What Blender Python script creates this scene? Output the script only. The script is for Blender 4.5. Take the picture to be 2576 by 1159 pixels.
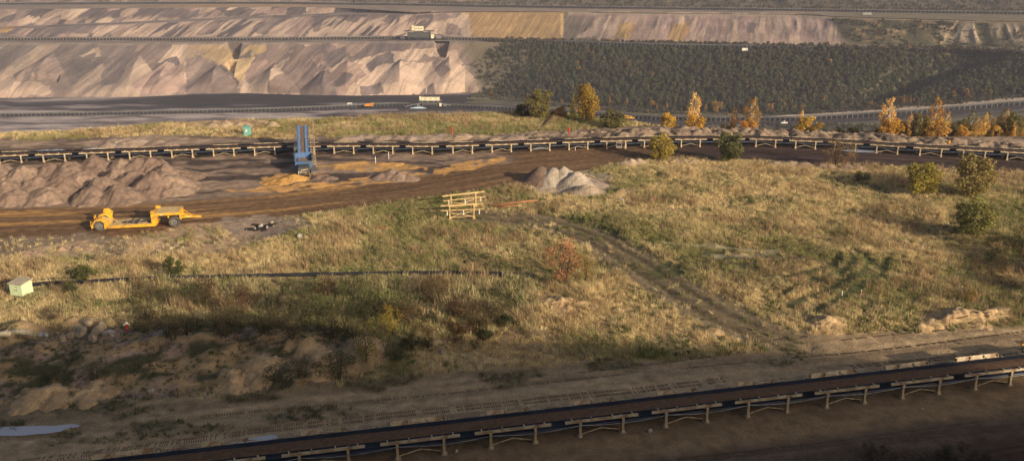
import bpy, math, random
import numpy as np
from mathutils import Vector, Matrix

# ---------------------------------------------------------------- camera, world, sun, exposure
for o in list(bpy.data.objects): bpy.data.objects.remove(o)
SC = bpy.context.scene
COL = SC.collection
R = math.radians
FPX, CX, CY = 2100.0, 1288.0, 579.5          # focal length / centre, in units of a 2576 x 1159 picture
PITCH = math.atan(737.5/2100.0)
CAMZ = 39.0
cam_d = bpy.data.cameras.new('camera'); cam = bpy.data.objects.new('camera', cam_d); COL.objects.link(cam)
cam_d.sensor_width = 36.0; cam_d.lens = 36.0*FPX/2576.0
cam_d.clip_start = 0.5; cam_d.clip_end = 20000
cam.location = (0, 0, CAMZ); cam.rotation_euler = (math.pi/2-PITCH, 0, 0)
SC.camera = cam
SC.render.resolution_x = 1024; SC.render.resolution_y = 460
SUN_AZ = math.atan2(0.74, -0.67)              # clockwise from +Y: behind and to the right
SUN_EL = R(17.5)
world = bpy.data.worlds.new('World'); SC.world = world; world.use_nodes = True
nt = world.node_tree; bg = nt.nodes['Background']
sky = nt.nodes.new('ShaderNodeTexSky'); sky.sky_type = 'NISHITA'; sky.sun_disc = False
sky.sun_elevation = SUN_EL; sky.sun_rotation = SUN_AZ
sky.air_density = 0.9; sky.dust_density = 5.0
nt.links.new(sky.outputs[0], bg.inputs[0]); bg.inputs[1].default_value = 0.10
sun_d = bpy.data.lights.new('sun', 'SUN'); sun = bpy.data.objects.new('sun', sun_d); COL.objects.link(sun)
sun_d.energy = 5.0; sun_d.angle = R(0.8); sun_d.color = (1.0, 0.83, 0.60)
sdir = Vector((math.sin(SUN_AZ)*math.cos(SUN_EL), math.cos(SUN_AZ)*math.cos(SUN_EL), math.sin(SUN_EL)))
sun.rotation_euler = sdir.to_track_quat('Z', 'Y').to_euler()
SC.view_settings.view_transform = 'Standard'; SC.view_settings.look = 'None'
SC.view_settings.gamma = 1.0; SC.view_settings.exposure = 0.2
SC.view_settings.use_curve_mapping = False
SC.cycles.volume_bounces = 0

rng = np.random.default_rng(7); random.seed(7)
CT, ST = math.cos(PITCH), math.sin(PITCH)

# ---------------------------------------------------------------- measuring helpers
def W(px, py, z=0.0):
    """survey: where the sight line of a picture point meets the level z"""
    px = np.asarray(px, float); py = np.asarray(py, float)
    u = (px-CX)/FPX; v = (py-CY)/FPX
    t = (CAMZ-z)/(ST+v*CT)
    return u*t, (CT-v*ST)*t
def proj(x, y, z):
    zz = np.asarray(z)-CAMZ
    d = y*CT-zz*ST; up = y*ST+zz*CT
    return CX+FPX*np.asarray(x)/d, CY-FPX*up/d
def hsh(i, j, s):
    h = (i.astype(np.int64)*374761393+j.astype(np.int64)*668265263+s*1442695041) & 0xffffffff
    h = ((h ^ (h >> 13))*1274126177) & 0xffffffff
    h = (h ^ (h >> 16))
    return h/4294967295.0
def vn(x, y, s=0):
    xi = np.floor(x); yi = np.floor(y); fx = x-xi; fy = y-yi
    fx = fx*fx*(3-2*fx); fy = fy*fy*(3-2*fy)
    a = hsh(xi, yi, s); b = hsh(xi+1, yi, s); c = hsh(xi, yi+1, s); d = hsh(xi+1, yi+1, s)
    return (a*(1-fx)+b*fx)*(1-fy)+(c*(1-fx)+d*fx)*fy
def fbm(x, y, o=4, s=0):
    x = np.asarray(x, float); y = np.asarray(y, float)
    r = 0; a = .5; t = 0
    for k in range(o):
        r = r+a*vn(x*2**k+k*17.3, y*2**k+k*9.1, s+k); t += a; a *= .5
    return r/t
def ridge(x, y, o=3, s=0):
    r = 0; a = .5; t = 0
    for k in range(o):
        r = r+a*(1-np.abs(2*vn(x*2**k+k*7.7, y*2**k+k*3.3, s+k)-1)); t += a; a *= .5
    return r/t
def voro(x, y, s=0):
    xi = np.floor(x); yi = np.floor(y)
    best = np.full(x.shape, 9e9); idv = np.zeros(x.shape)
    for dx in (-1, 0, 1):
        for dy in (-1, 0, 1):
            cx = xi+dx; cy = yi+dy
            qx = cx+hsh(cx, cy, s); qy = cy+hsh(cx, cy, s+11)
            d = (qx-x)**2+(qy-y)**2
            m = d < best
            best = np.where(m, d, best); idv = np.where(m, hsh(cx, cy, s+23), idv)
    return idv, np.sqrt(best)
def sst(a, b, x):
    t = np.clip((x-a)/(b-a), 0, 1); return t*t*(3-2*t)
def line_y(pts):
    p = sorted(pts); X = [a for a, b in p]; Y = [b for a, b in p]
    return lambda x: np.interp(x, X, Y)
def inpoly(px, py, poly):
    r = np.zeros(px.shape, bool); n = len(poly)
    for i in range(n):
        x1, y1 = poly[i]; x2, y2 = poly[(i+1) % n]
        c = ((y1 > py) != (y2 > py))
        with np.errstate(divide='ignore', invalid='ignore'):
            xx = (x2-x1)*(py-y1)/((y2-y1) if y2 != y1 else 1e-9)+x1
        r ^= c & (px < xx)
    return r
def dist_poly(x, y, pts):
    """distance to a polyline and arc length of the nearest point"""
    best = np.full(np.shape(x), 9e9); arc = np.zeros(np.shape(x)); side = np.zeros(np.shape(x)); L = 0
    for (ax, ay), (bx, by) in zip(pts[:-1], pts[1:]):
        dx, dy = bx-ax, by-ay; l = math.hypot(dx, dy)
        t = np.clip(((x-ax)*dx+(y-ay)*dy)/(l*l), 0, 1)
        ex = x-(ax+t*dx); ey = y-(ay+t*dy); d = np.hypot(ex, ey)
        m = d < best
        best = np.where(m, d, best); arc = np.where(m, L+t*l, arc)
        side = np.where(m, np.sign(dx*ey-dy*ex)*d, side); L += l
    return best, arc, side

# ---------------------------------------------------------------- materials
def mk(name):
    m = bpy.data.materials.new(name); m.use_nodes = True
    n = m.node_tree; b = n.nodes['Principled BSDF']; return m, n, b
def noise(n, scale, detail=4, coord=None, dist=0.0):
    t = n.nodes.new('ShaderNodeTexNoise'); t.inputs['Scale'].default_value = scale
    t.inputs['Detail'].default_value = detail; t.inputs['Distortion'].default_value = dist
    if coord is not None: n.links.new(coord, t.inputs['Vector'])
    return t
def ramp(n, fac, stops):
    r = n.nodes.new('ShaderNodeValToRGB'); n.links.new(fac, r.inputs[0])
    e = r.color_ramp.elements
    e[0].position, e[0].color = stops[0][0], (*stops[0][1], 1)
    e[1].position, e[1].color = stops[-1][0], (*stops[-1][1], 1)
    for p, c in stops[1:-1]:
        x = e.new(p); x.color = (*c, 1)
    return r
def mix(n, fac, a, b, mode='MIX'):
    m = n.nodes.new('ShaderNodeMix'); m.data_type = 'RGBA'; m.blend_type = mode
    if isinstance(fac, (int, float)): m.inputs[0].default_value = fac
    else: n.links.new(fac, m.inputs[0])
    for v, i in ((a, 6), (b, 7)):
        if isinstance(v, tuple): m.inputs[i].default_value = (*v, 1)
        else: n.links.new(v, m.inputs[i])
    return m.outputs[2]
MATS = {}
def paint(name, c1, c2=None, scale=1.5, rough=.7, metal=0.0, bump=.15, lo=.42, hi=.62, world_space=False):
    """weathered solid: two tones broken up by noise, with fine relief"""
    m, n, b = mk(name); c2 = c2 or tuple(.6*v for v in c1)
    tc = n.nodes.new('ShaderNodeTexCoord')
    co = tc.outputs['Object']
    if world_space:
        g = n.nodes.new('ShaderNodeNewGeometry'); co = g.outputs['Position']
    a = noise(n, scale, 6, co, .6); r = ramp(n, a.outputs[0], [(lo, c1), (hi, c2)])
    f = noise(n, scale*9, 4, co)
    fr = ramp(n, f.outputs[0], [(.3, (.78, .78, .78)), (.7, (1.15, 1.15, 1.15))])
    c = mix(n, 1.0, r.outputs[0], fr.outputs[0], 'MULTIPLY')
    n.links.new(c, b.inputs['Base Color'])
    b.inputs['Roughness'].default_value = rough; b.inputs['Metallic'].default_value = metal
    b.inputs['Specular IOR Level'].default_value = .3
    if bump:
        bp = n.nodes.new('ShaderNodeBump'); bp.inputs['Strength'].default_value = bump
        bp.inputs['Distance'].default_value = .05
        n.links.new(f.outputs[0], bp.inputs['Height']); n.links.new(bp.outputs[0], b.inputs['Normal'])
    MATS[name] = m; return m
def earth(name, s1, s2, amt=.35, bump=.6, bdist=.2, rough=.95):
    """soil: surveyed colour per vertex, broken up by two scales of grain"""
    m, n, b = mk(name)
    at = n.nodes.new('ShaderNodeAttribute'); at.attribute_name = 'Col'
    g = n.nodes.new('ShaderNodeNewGeometry')
    a = noise(n, s1, 6, g.outputs['Position'], .3); c = noise(n, s2, 5, g.outputs['Position'])
    ra = ramp(n, a.outputs[0], [(.3, (1-amt,)*3), (.7, (1+amt,)*3)])
    rc = ramp(n, c.outputs[0], [(.3, (1-amt*.7,)*3), (.7, (1+amt*.7,)*3)])
    q = mix(n, 1.0, at.outputs['Color'], ra.outputs[0], 'MULTIPLY')
    q = mix(n, 1.0, q, rc.outputs[0], 'MULTIPLY')
    n.links.new(q, b.inputs['Base Color'])
    b.inputs['Roughness'].default_value = rough; b.inputs['Specular IOR Level'].default_value = .15
    ad = n.nodes.new('ShaderNodeMath'); ad.operation = 'ADD'
    n.links.new(a.outputs[0], ad.inputs[0]); n.links.new(c.outputs[0], ad.inputs[1])
    bp = n.nodes.new('ShaderNodeBump'); bp.inputs['Strength'].default_value = bump
    bp.inputs['Distance'].default_value = bdist
    n.links.new(ad.outputs[0], bp.inputs['Height']); n.links.new(bp.outputs[0], b.inputs['Normal'])
    MATS[name] = m; return m
def leafmat(name, inst=False, trans=.3):
    m, n, b = mk(name)
    if inst:
        at = n.nodes.new('ShaderNodeAttribute'); at.attribute_type = 'INSTANCER'; at.attribute_name = 'tint'
        base = at.outputs['Color']
    else:
        oi = n.nodes.new('ShaderNodeObjectInfo'); base = oi.outputs['Color']
    lv = n.nodes.new('ShaderNodeAttribute'); lv.attribute_name = 'leafvar'
    c = mix(n, 1.0, base, lv.outputs['Color'], 'MULTIPLY')
    n.links.new(c, b.inputs['Base Color']); b.inputs['Roughness'].default_value = .7
    b.inputs['Specular IOR Level'].default_value = .15
    tr = n.nodes.new('ShaderNodeBsdfTranslucent'); n.links.new(c, tr.inputs['Color'])
    mx = n.nodes.new('ShaderNodeMixShader'); mx.inputs[0].default_value = trans
    n.links.new(b.outputs[0], mx.inputs[1]); n.links.new(tr.outputs[0], mx.inputs[2])
    n.links.new(mx.outputs[0], n.nodes['Material Output'].inputs[0])
    MATS[name] = m; return m

# ---------------------------------------------------------------- mesh helpers
def tag(o, label=None, cat=None, group=None, kind=None):
    if label: o['label'] = label
    if cat: o['category'] = cat
    if group: o['group'] = group
    if kind: o['kind'] = kind
    return o
def link(name, me, mat=None, parent=None, loc=None):
    o = bpy.data.objects.new(name, me); COL.objects.link(o)
    if mat is not None and me is not None and not me.materials: me.materials.append(mat)
    if parent is not None: o.parent = parent
    if loc is not None: o.location = loc
    return o
def empty(name, loc, rz=0.0, label=None, cat=None, group=None):
    o = bpy.data.objects.new(name, None); COL.objects.link(o)
    o.empty_display_size = .2; o.location = loc; o.rotation_euler = (0, 0, rz)
    return tag(o, label, cat, group)
def copy_tree(o, parent=None):
    c = o.copy(); COL.objects.link(c); c.parent = parent
    for ch in list(o.children): copy_tree(ch, c)
    return c
def np_mesh(name, V, Fq, smooth=False, cols=None, colname='Col'):
    me = bpy.data.meshes.new(name); V = np.asarray(V, np.float32); Fq = np.asarray(Fq, np.int32)
    k = Fq.shape[1]
    me.vertices.add(len(V)); me.vertices.foreach_set('co', V.ravel())
    me.loops.add(Fq.size); me.loops.foreach_set('vertex_index', Fq.ravel())
    me.polygons.add(len(Fq))
    me.polygons.foreach_set('loop_start', np.arange(0, Fq.size, k, dtype=np.int32))
    me.polygons.foreach_set('loop_total', np.full(len(Fq), k, np.int32))
    me.polygons.foreach_set('use_smooth', np.full(len(Fq), smooth, bool))
    if cols is not None:
        a = me.attributes.new(colname, 'FLOAT_COLOR', 'POINT')
        c = np.ones((len(V), 4), np.float32); c[:, :3] = cols
        a.data.foreach_set('color', c.ravel())
    me.update(calc_edges=True); return me
def grid_faces(nr, nc):
    i = np.arange(nr*nc).reshape(nr, nc)
    return np.stack([i[:-1, :-1].ravel(), i[:-1, 1:].ravel(), i[1:, 1:].ravel(), i[1:, :-1].ravel()], 1)
class MB:
    def __init__(s): s.v = []; s.f = []
    def box(s, c, d, rot=None, taper=1.0):
        x, y, z = (q/2 for q in d); n = len(s.v)
        for sz in (-1, 1):
            t = taper if sz > 0 else 1
            for a, b in ((-1, -1), (1, -1), (1, 1), (-1, 1)):
                p = Vector((a*x*t, b*y*t, sz*z))
                if rot is not None: p = rot @ p
                s.v.append(tuple(p+Vector(c)))
        s.f += [(n+3, n+2, n+1, n), (n+4, n+5, n+6, n+7), (n, n+1, n+5, n+4), (n+1, n+2, n+6, n+5), (n+2, n+3, n+7, n+6), (n+3, n, n+4, n+7)]
        return s
    def bar(s, a, b, w, h=None):
        a, b = Vector(a), Vector(b); d = b-a; h = h or w
        q = d.to_track_quat('X', 'Z').to_matrix()
        return s.box((a+b)/2, (d.length, w, h), q)
    def tube(s, pts, r, k=6, caps=True):
        pts = [Vector(p) for p in pts]; n0 = len(s.v); rr = r if hasattr(r, '__len__') else [r]*len(pts)
        for i, p in enumerate(pts):
            d = (pts[min(i+1, len(pts)-1)]-pts[max(i-1, 0)])
            q = d.to_track_quat('Z', 'Y').to_matrix()
            for j in range(k):
                a = 2*math.pi*j/k; s.v.append(tuple(p+q @ Vector((math.cos(a)*rr[i], math.sin(a)*rr[i], 0))))
        for i in range(len(pts)-1):
            for j in range(k):
                a = n0+i*k+j; b = n0+i*k+(j+1) % k; s.f.append((a, b, b+k, a+k))
        if caps:
            s.f.append(tuple(n0+j for j in range(k))[::-1]); s.f.append(tuple(n0+(len(pts)-1)*k+j for j in range(k)))
        return s
    def lathe(s, prof, k=20, axis='Z', c=(0, 0, 0)):
        n0 = len(s.v); m = len(prof)
        for j in range(k):
            a = 2*math.pi*j/k; ca, sa = math.cos(a), math.sin(a)
            for r, h in prof:
                p = {'Z': (r*ca, r*sa, h), 'Y': (r*ca, h, r*sa), 'X': (h, r*ca, r*sa)}[axis]
                s.v.append((p[0]+c[0], p[1]+c[1], p[2]+c[2]))
        for j in range(k):
            for i in range(m-1):
                a = n0+j*m+i; b = n0+((j+1) % k)*m+i; s.f.append((a, b, b+1, a+1))
        return s
    def prism(s, poly, w, axis='Y', off=0.0):
        """polygon in the XZ plane (axis Y), pulled to width w"""
        n0 = len(s.v); k = len(poly)
        for h in (-w/2, w/2):
            for a, b in poly:
                s.v.append({'Y': (a, off+h, b), 'X': (off+h, a, b), 'Z': (a, b, off+h)}[axis])
        s.f.append(tuple(range(n0, n0+k))); s.f.append(tuple(range(n0+k, n0+2*k))[::-1])
        for i in range(k):
            j = (i+1) % k; s.f.append((n0+i, n0+k+i, n0+k+j, n0+j))
        return s
    def mesh(s, name, smooth=False, bevel=0.0):
        me = bpy.data.meshes.new(name); me.from_pydata(s.v, [], s.f)
        import bmesh
        bm = bmesh.new(); bm.from_mesh(me); bmesh.ops.recalc_face_normals(bm, faces=bm.faces)
        if bevel: bmesh.ops.bevel(bm, geom=list(bm.edges), offset=bevel, segments=1, affect='EDGES')
        bm.to_mesh(me); bm.free()
        if smooth:
            for p in me.polygons: p.use_smooth = True
        return me
    def build(s, name, mat, parent=None, loc=None, smooth=False, bevel=0.0):
        return link(name, s.mesh(name, smooth, bevel), mat, parent, loc)
def instancer(name, P, rot, scl, tint, pick, variants):
    """uncountable cover: points carrying instances of a few variants"""
    me = bpy.data.meshes.new(name); n = len(P)
    me.vertices.add(n); me.vertices.foreach_set('co', np.asarray(P, np.float32).ravel())
    for nm, ty, key, v in (('rot', 'FLOAT_VECTOR', 'vector', rot), ('scl', 'FLOAT_VECTOR', 'vector', scl), ('tint', 'FLOAT_VECTOR', 'vector', tint), ('pick', 'INT', 'value', pick)):
        a = me.attributes.new(nm, ty, 'POINT')
        a.data.foreach_set(key, np.asarray(v, np.int32 if ty == 'INT' else np.float32).ravel())
    o = link(name, me)
    c = bpy.data.collections.new(name+'_kinds')
    for v in variants: c.objects.link(v)
    ng = bpy.data.node_groups.new(name, 'GeometryNodeTree')
    ng.interface.new_socket('Geometry', in_out='INPUT', socket_type='NodeSocketGeometry')
    ng.interface.new_socket('Geometry', in_out='OUTPUT', socket_type='NodeSocketGeometry')
    N = ng.nodes; L = ng.links
    gi = N.new('NodeGroupInput'); go = N.new('NodeGroupOutput')
    ip = N.new('GeometryNodeInstanceOnPoints'); ci = N.new('GeometryNodeCollectionInfo')
    ci.inputs['Collection'].default_value = c; ci.inputs['Separate Children'].default_value = True
    ci.inputs['Reset Children'].default_value = True
    ip.inputs['Pick Instance'].default_value = True
    L.new(gi.outputs[0], ip.inputs['Points']); L.new(ci.outputs[0], ip.inputs['Instance'])
    for nm, ty, sock in (('rot', 'FLOAT_VECTOR', 'Rotation'), ('scl', 'FLOAT_VECTOR', 'Scale'), ('pick', 'INT', 'Instance Index')):
        na = N.new('GeometryNodeInputNamedAttribute'); na.data_type = ty; na.inputs[0].default_value = nm
        L.new(na.outputs[0], ip.inputs[sock])
    L.new(ip.outputs[0], go.inputs[0])
    md = o.modifiers.new('cover', 'NODES'); md.node_group = ng
    return o
# ---------------------------------------------------------------- base materials
EARTH = earth('earth', .9, 5.0, .25, .7, .12)
EARTH_FAR = earth('far_earth', .045, .35, .16, .5, 1.2)
HEAP = earth('heap_sand', 1.6, 9.0, .24, .9, .10)
PALE = paint('pale_weathered_steel', (.54, .44, .30), (.30, .20, .12), 1.2, .6)
PALE_NEAR = paint('cream_steel_with_rust', (.50, .41, .27), (.26, .16, .09), .9, .65)
RUBBER = paint('black_rubber', (.012, .014, .022), (.022, .024, .032), .6, .55, bump=.05)
BLUEDARK = paint('dark_blue_return_belt', (.020, .028, .055), (.012, .014, .025), .4, .45, bump=.05)
LOADM = paint('brown_conveyed_soil', (.15, .08, .042), (.10, .055, .03), 2.5, .95, bump=.6, world_space=True)
YEL = paint('yellow_machine_paint', (.80, .42, .03), (.46, .25, .06), 1.1, .45, bump=.05)
TAN = paint('dusty_tan_deck', (.66, .47, .22), (.55, .36, .15), 1.0, .8)
TYRE = paint('dusty_tyre_rubber', (.10, .09, .07), (.05, .045, .04), 2.0, .9)
GREASE = paint('dark_oily_residue', (.05, .048, .05), (.12, .10, .08), 2.0, .5)
STEEL = paint('grey_steel', (.28, .27, .26), (.16, .15, .14), 1.5, .5, .4)
DARKST = paint('dark_grey_steel', (.06, .065, .07), (.10, .09, .08), 1.5, .6)
BLUE = paint('blue_machine_paint', (.045, .14, .36), (.10, .13, .19), 1.2, .45, bump=.05)
LBLUE = paint('pale_blue_plate', (.17, .28, .48), (.12, .20, .36), 1.5, .5)
WHITE = paint('white_paint', (.78, .76, .70), (.60, .56, .48), 1.5, .5, bump=.05)
CREAM = paint('cream_sheet_metal', (.78, .70, .48), (.62, .54, .36), .3, .6)
MINT = paint('pale_mint_sheet_metal', (.62, .72, .45), (.55, .66, .42), 1.0, .55, bump=.03)
ROOFG = paint('beige_kiosk_roof', (.50, .42, .30), (.40, .34, .25), 1.5, .7)
TURQ = paint('turquoise_paint', (.16, .42, .38), (.12, .32, .28), 1.2, .6)
REDP = paint('red_paint', (.60, .035, .02), (.35, .03, .02), 2.0, .45)
BLUEP = paint('petrol_blue_paint', (.03, .17, .28), (.02, .10, .16), 2.0, .5)
ORANGE = paint('orange_paint', (.80, .33, .02), (.6, .22, .02), 2.0, .5)
TIMBER = paint('pale_timber', (.62, .45, .22), (.42, .27, .11), 2.0, .8)
RUSTY = paint('rusty_brown_timber', (.24, .10, .045), (.38, .19, .09), 1.2, .85)
BARK = paint('brown_bark', (.10, .07, .05), (.05, .04, .03), 4.0, .9)
BIRCH = paint('pale_birch_bark', (.62, .56, .48), (.25, .20, .16), 5.0, .8)
CONC = paint('pale_concrete', (.52, .45, .33), (.38, .32, .24), 1.5, .9)
ROCK = paint('sandstone_rock', (.42, .32, .20), (.26, .21, .16), 1.5, .95, bump=.6)
GREYROCK = paint('pale_grey_rock', (.42, .38, .33), (.28, .25, .22), 1.5, .95, bump=.6)
GLASS = paint('dark_window_glass', (.02, .025, .03), (.03, .035, .04), 1, .1, bump=0)
LEAF = leafmat('leaves'); LEAF_I = leafmat('leaves_of_cover', True)
GRASSM = leafmat('grass_blades', True, .35)
def water(name, rough):
    m, n, b = mk(name); b.inputs['Base Color'].default_value = (.44, .43, .46, 1)
    b.inputs['Roughness'].default_value = rough; b.inputs['IOR'].default_value = 1.33
    b.inputs['Specular IOR Level'].default_value = .9
    g = n.nodes.new('ShaderNodeNewGeometry'); t = noise(n, 1.2, 3, g.outputs['Position'])
    bp = n.nodes.new('ShaderNodeBump'); bp.inputs['Strength'].default_value = .03
    n.links.new(t.outputs[0], bp.inputs['Height']); n.links.new(bp.outputs[0], b.inputs['Normal'])
    return m
WATER = water('standing_water', .08)

# ---------------------------------------------------------------- the working bench (ground between the two near conveyors)
def wl(pts, z=0.0):
    out = []
    for a, b in pts:
        x, y = W(a, b, z); out.append((float(x), float(y)))
    return out
EDGE_PX = [(-500, 350), (-300, 345), (0, 338), (250, 326), (520, 303), (700, 301), (1000, 291), (1300, 284), (1450, 290), (1560, 305), (1700, 322), (1900, 330), (2100, 338), (2300, 345), (2576, 345), (3000, 350)]
EDGE = line_y(wl(EDGE_PX))
NROAD = line_y([(-600, 1010), (0, 1010), (300, 1008), (700, 985), (900, 962), (1150, 932), (1400, 915), (1700, 900), (1950, 882), (2010, 845), (2250, 828), (2576, 815), (3200, 800)])   # upper limit of the near dirt road
MROAD_S = line_y([(-600, 690), (0, 600), (300, 598), (560, 562), (800, 540), (1000, 505), (1150, 490), (1300, 462), (1330, 445), (1480, 436), (1560, 408), (1700, 396), (1900, 408), (2150, 418), (2400, 430), (2576, 436), (3200, 460)])
CONV_M = line_y([(-600, 438), (0, 413), (400, 399), (760, 387), (1100, 388), (1500, 375), (1700, 370), (1900, 369), (2100, 377), (2300, 391), (2576, 405), (3000, 428)])   # feet of the middle conveyor
def zA(x, y, drop=True):
    x = np.asarray(x, float); y = np.asarray(y, float)
    px, py = proj(x, np.maximum(y, 20), 0)
    hum = sst(0, 40, py-MROAD_S(px))*sst(0, 25, NROAD(px)-py)
    z = .10*(fbm(x/5, y/5, 3, 3)-.5)+hum*(1.9*(fbm(x/14, y/14, 3, 5)-.42)+.8*(fbm(x/3, y/3, 3, 8)-.5))
    bank = sst(0, 110, NROAD(px)-py)*sst(0, 150, py-760)*(1-sst(1050, 1500, px))
    z = z+bank*(.9+1.4*(fbm(x/3.2, y/3.2, 3, 12)-.35))
    # wheel ruts of the field track
    d, a, s = dist_poly(x, y, TRACK)
    m = sst(4.2, 2.8, d)
    z = z*(1-m)+m*(.05-.22*np.exp(-((np.abs(s)-1.25)/.4)**2))
    # middle haul road, banked and rutted
    if drop:
        e = y-EDGE(x)
        sl = np.interp(px, [0, 1400, 1700, 2576], [.9, .9, .36, .21])
        z = z-np.maximum(0, e)*sl-.0*e
        z = z+.5*sst(-14, -2, e)*(fbm(x/4, y/4, 3, 21)-.3)*(px < 1500)
    return z
TRACK = wl([(1190, 540), (1290, 548), (1390, 565), (1500, 603), (1600, 662), (1700, 728), (1800, 790), (1900, 835), (2010, 868)])
def G(px, py):
    """ground point under a picture point on the bench"""
    z = 0.0
    for k in range(8):
        x, y = W(px, py, z); z = float(zA(x, y))
    x, y = W(px, py, z)
    return Vector((float(x), float(y), z))

STEP = .45
gx = np.arange(-185, 190, STEP); gy = np.arange(26, 262, STEP)
X, Y = np.meshgrid(gx, gy); Z = zA(X, Y)
PX, PY = proj(X, Y, np.zeros_like(X))
wx = PX+(fbm(X/2.5, Y/2.5, 4, 31)-.5)*26; wy = PY+(fbm(X/2.5, Y/2.5, 4, 37)-.5)*16      # ragged borders
def C3(*c): return np.array(c, float)
def blend(col, m, c):
    m = np.clip(m, 0, 1)[..., None]; return col*(1-m)+m*np.asarray(c)
n1 = fbm(X/6, Y/6, 5, 41); n2 = fbm(X/1.6, Y/1.6, 4, 43); n3 = fbm(X/18, Y/11, 4, 47)
STRAW, OLIVE, BROWNG = C3(.42, .32, .17), C3(.17, .165, .07), C3(.27, .20, .12)
col = np.zeros(X.shape+(3,))+BROWNG
g_mix = sst(.41, .60, .40*n1+.35*n3+.25*fbm(X/35, Y/22, 3, 49)+.07*sst(1450, 1900, PX)*sst(680, 560, PY)+.03*sst(900, 600, PX)); gb = sst(.45, .7, n2)
meadow = STRAW*(g_mix[..., None])+OLIVE*(1-g_mix[..., None]); meadow = blend(meadow, gb*.5, BROWNG)
col = meadow.copy()
mead = np.ones(X.shape)                      # where grass grows
# --- beyond the middle conveyor: raw soil, then the grassy rim
north = sst(6, -6, wy-CONV_M(wx)+4)
soilN = C3(.34, .25, .18)*(.75+.5*n1[..., None])
GN_LO = line_y([(-600, 352), (0, 352), (200, 350), (420, 336), (520, 340), (700, 347), (1000, 341), (1200, 337), (1350, 331), (1480, 325), (1580, 316), (3000, 300)])
gN = north*sst(-3, 3, GN_LO(wx)-wy)
col = blend(col, north*(1-gN), soilN)
mead *= 1-north*(1-gN)
dirtN = north*sst(.52, .60, fbm(X/22, Y/5, 4, 51))*(wx < 900)*sst(330, 312, wy-0*wx)
col = blend(col, dirtN, C3(.44, .30, .17)); mead *= 1-dirtN
sp = north*sst(.0, .6, (fbm(X/9, Y/3, 4, 55)-.52)*9)*(1-gN); col = blend(col, sp*.8, C3(.15, .105, .085))
# --- dark strip under the middle conveyor
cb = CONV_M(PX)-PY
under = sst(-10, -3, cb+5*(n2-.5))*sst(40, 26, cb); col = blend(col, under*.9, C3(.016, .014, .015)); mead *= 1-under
# --- the haul road south of it
road = sst(-5, 5, MROAD_S(wx)-wy)*sst(-6, 2, wy-CONV_M(wx)); mead *= 1-road
mid_ln = wl([(-500, 575), (0, 545), (400, 530), (700, 505), (1000, 470), (1250, 430), (1500, 408), (1800, 395), (2200, 405), (2576, 422), (3000, 445)])
dR, aR, sR = dist_poly(X, Y, mid_ln)
sR = sR+1.2*(fbm(aR/30, sR/6, 3, 60)-.5)
st = fbm(sR/.75, aR/26, 4, 61); st2 = fbm(sR/.32, aR/14, 3, 66)
rc = C3(.19, .112, .06)*(.6+.8*st[..., None])
org = sst(.52, .66, fbm(sR/1.7, aR/24, 3, 63))*sst(1300, 500, PX)*sst(-3.5, -.5, 3.0-np.abs(sR+1.0))
rc = blend(rc, org*.9, C3(.44, .245, .09)); rc = blend(rc, sst(.55, .72, st2)*.6, C3(.04, .026, .02))
rc = blend(rc, sst(1450, 1800, PX)*.85, C3(.036, .026, .028)*(1+1.1*sst(.55, .7, st)[..., None]))
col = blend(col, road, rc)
# grey-mauve working area between road and conveyor
work = road*sst(2.5, 5.5, sR)*sst(1330, 1230, PX)
wc = C3(.28, .198, .145)*(.7+.6*n1[..., None]); wc = blend(wc, sst(.48, .62, fbm(X/7, Y/2.5, 4, 71)), C3(.085, .063, .055))
col = blend(col, work, wc)
for poly in ([(655, 452), (700, 438), (760, 433), (800, 441), (850, 447), (780, 458), (700, 462)], [(800, 415), (900, 408), (1000, 412), (1090, 424), (960, 432), (850, 430)], [(880, 448), (960, 436), (1070, 436), (1010, 456), (920, 462)], [(1120, 420), (1200, 404), (1262, 398), (1285, 405), (1240, 416), (1150, 432), (1060, 444)], [(560, 480), (760, 462), (960, 452), (900, 470), (700, 485)]):
    m = inpoly(wx, wy, poly).astype(float)*sst(.25, .45, n2); col = blend(col, m*.9, C3(.58, .32, .11)*(.8+.4*n2[..., None]))
# sandy verge near the trailer
for poly, c in (([(330, 600), (480, 560), (640, 552), (760, 556), (740, 590), (620, 618), (420, 640), (300, 640)], (.40, .28, .18)), ([(-50, 600), (200, 590), (330, 600), (300, 650), (100, 640), (-50, 650)], (.22, .165, .12)), ([(100, 620), (220, 606), (260, 625), (150, 650), (40, 655)], (.42, .30, .18)), ([(420, 625), (560, 612), (640, 620), (470, 646)], (.44, .31, .17)), ([(560, 545), (760, 540), (800, 575), (680, 600), (560, 585)], (.30, .225, .17)), ([(1310, 462), (1390, 466), (1440, 486), (1400, 500), (1330, 480)], (.50, .37, .22)), ([(1300, 455), (1480, 430), (1540, 440), (1530, 500), (1330, 480)], (.36, .28, .2))):
    m = inpoly(wx, wy, poly).astype(float)*sst(.22, .42, n2*.6+n1*.4); col = blend(col, m*.9, C3(*c)*(.75+.5*n2[..., None])); mead *= 1-m*.9
# --- field track
dT, aT, sT = dist_poly(X, Y, TRACK)
tr = sst(4.2, 2.8, dT+1.5*(n2-.5)+.8*(n1-.5)); rut = np.exp(-((np.abs(sT)-1.25)/.45)**2)
col = blend(col, tr*.8, C3(.15, .112, .066)*(.7+.7*n2[..., None])); col = blend(col, tr*rut*.7, C3(.085, .062, .042))
col = blend(col, sst(.5, 0, np.abs(np.abs(sT)-2.4)+.6*(n2-.3))*.6*(dT < 4), C3(.36, .28, .19)); mead *= 1-tr*(.93+.07*rut)
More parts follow.
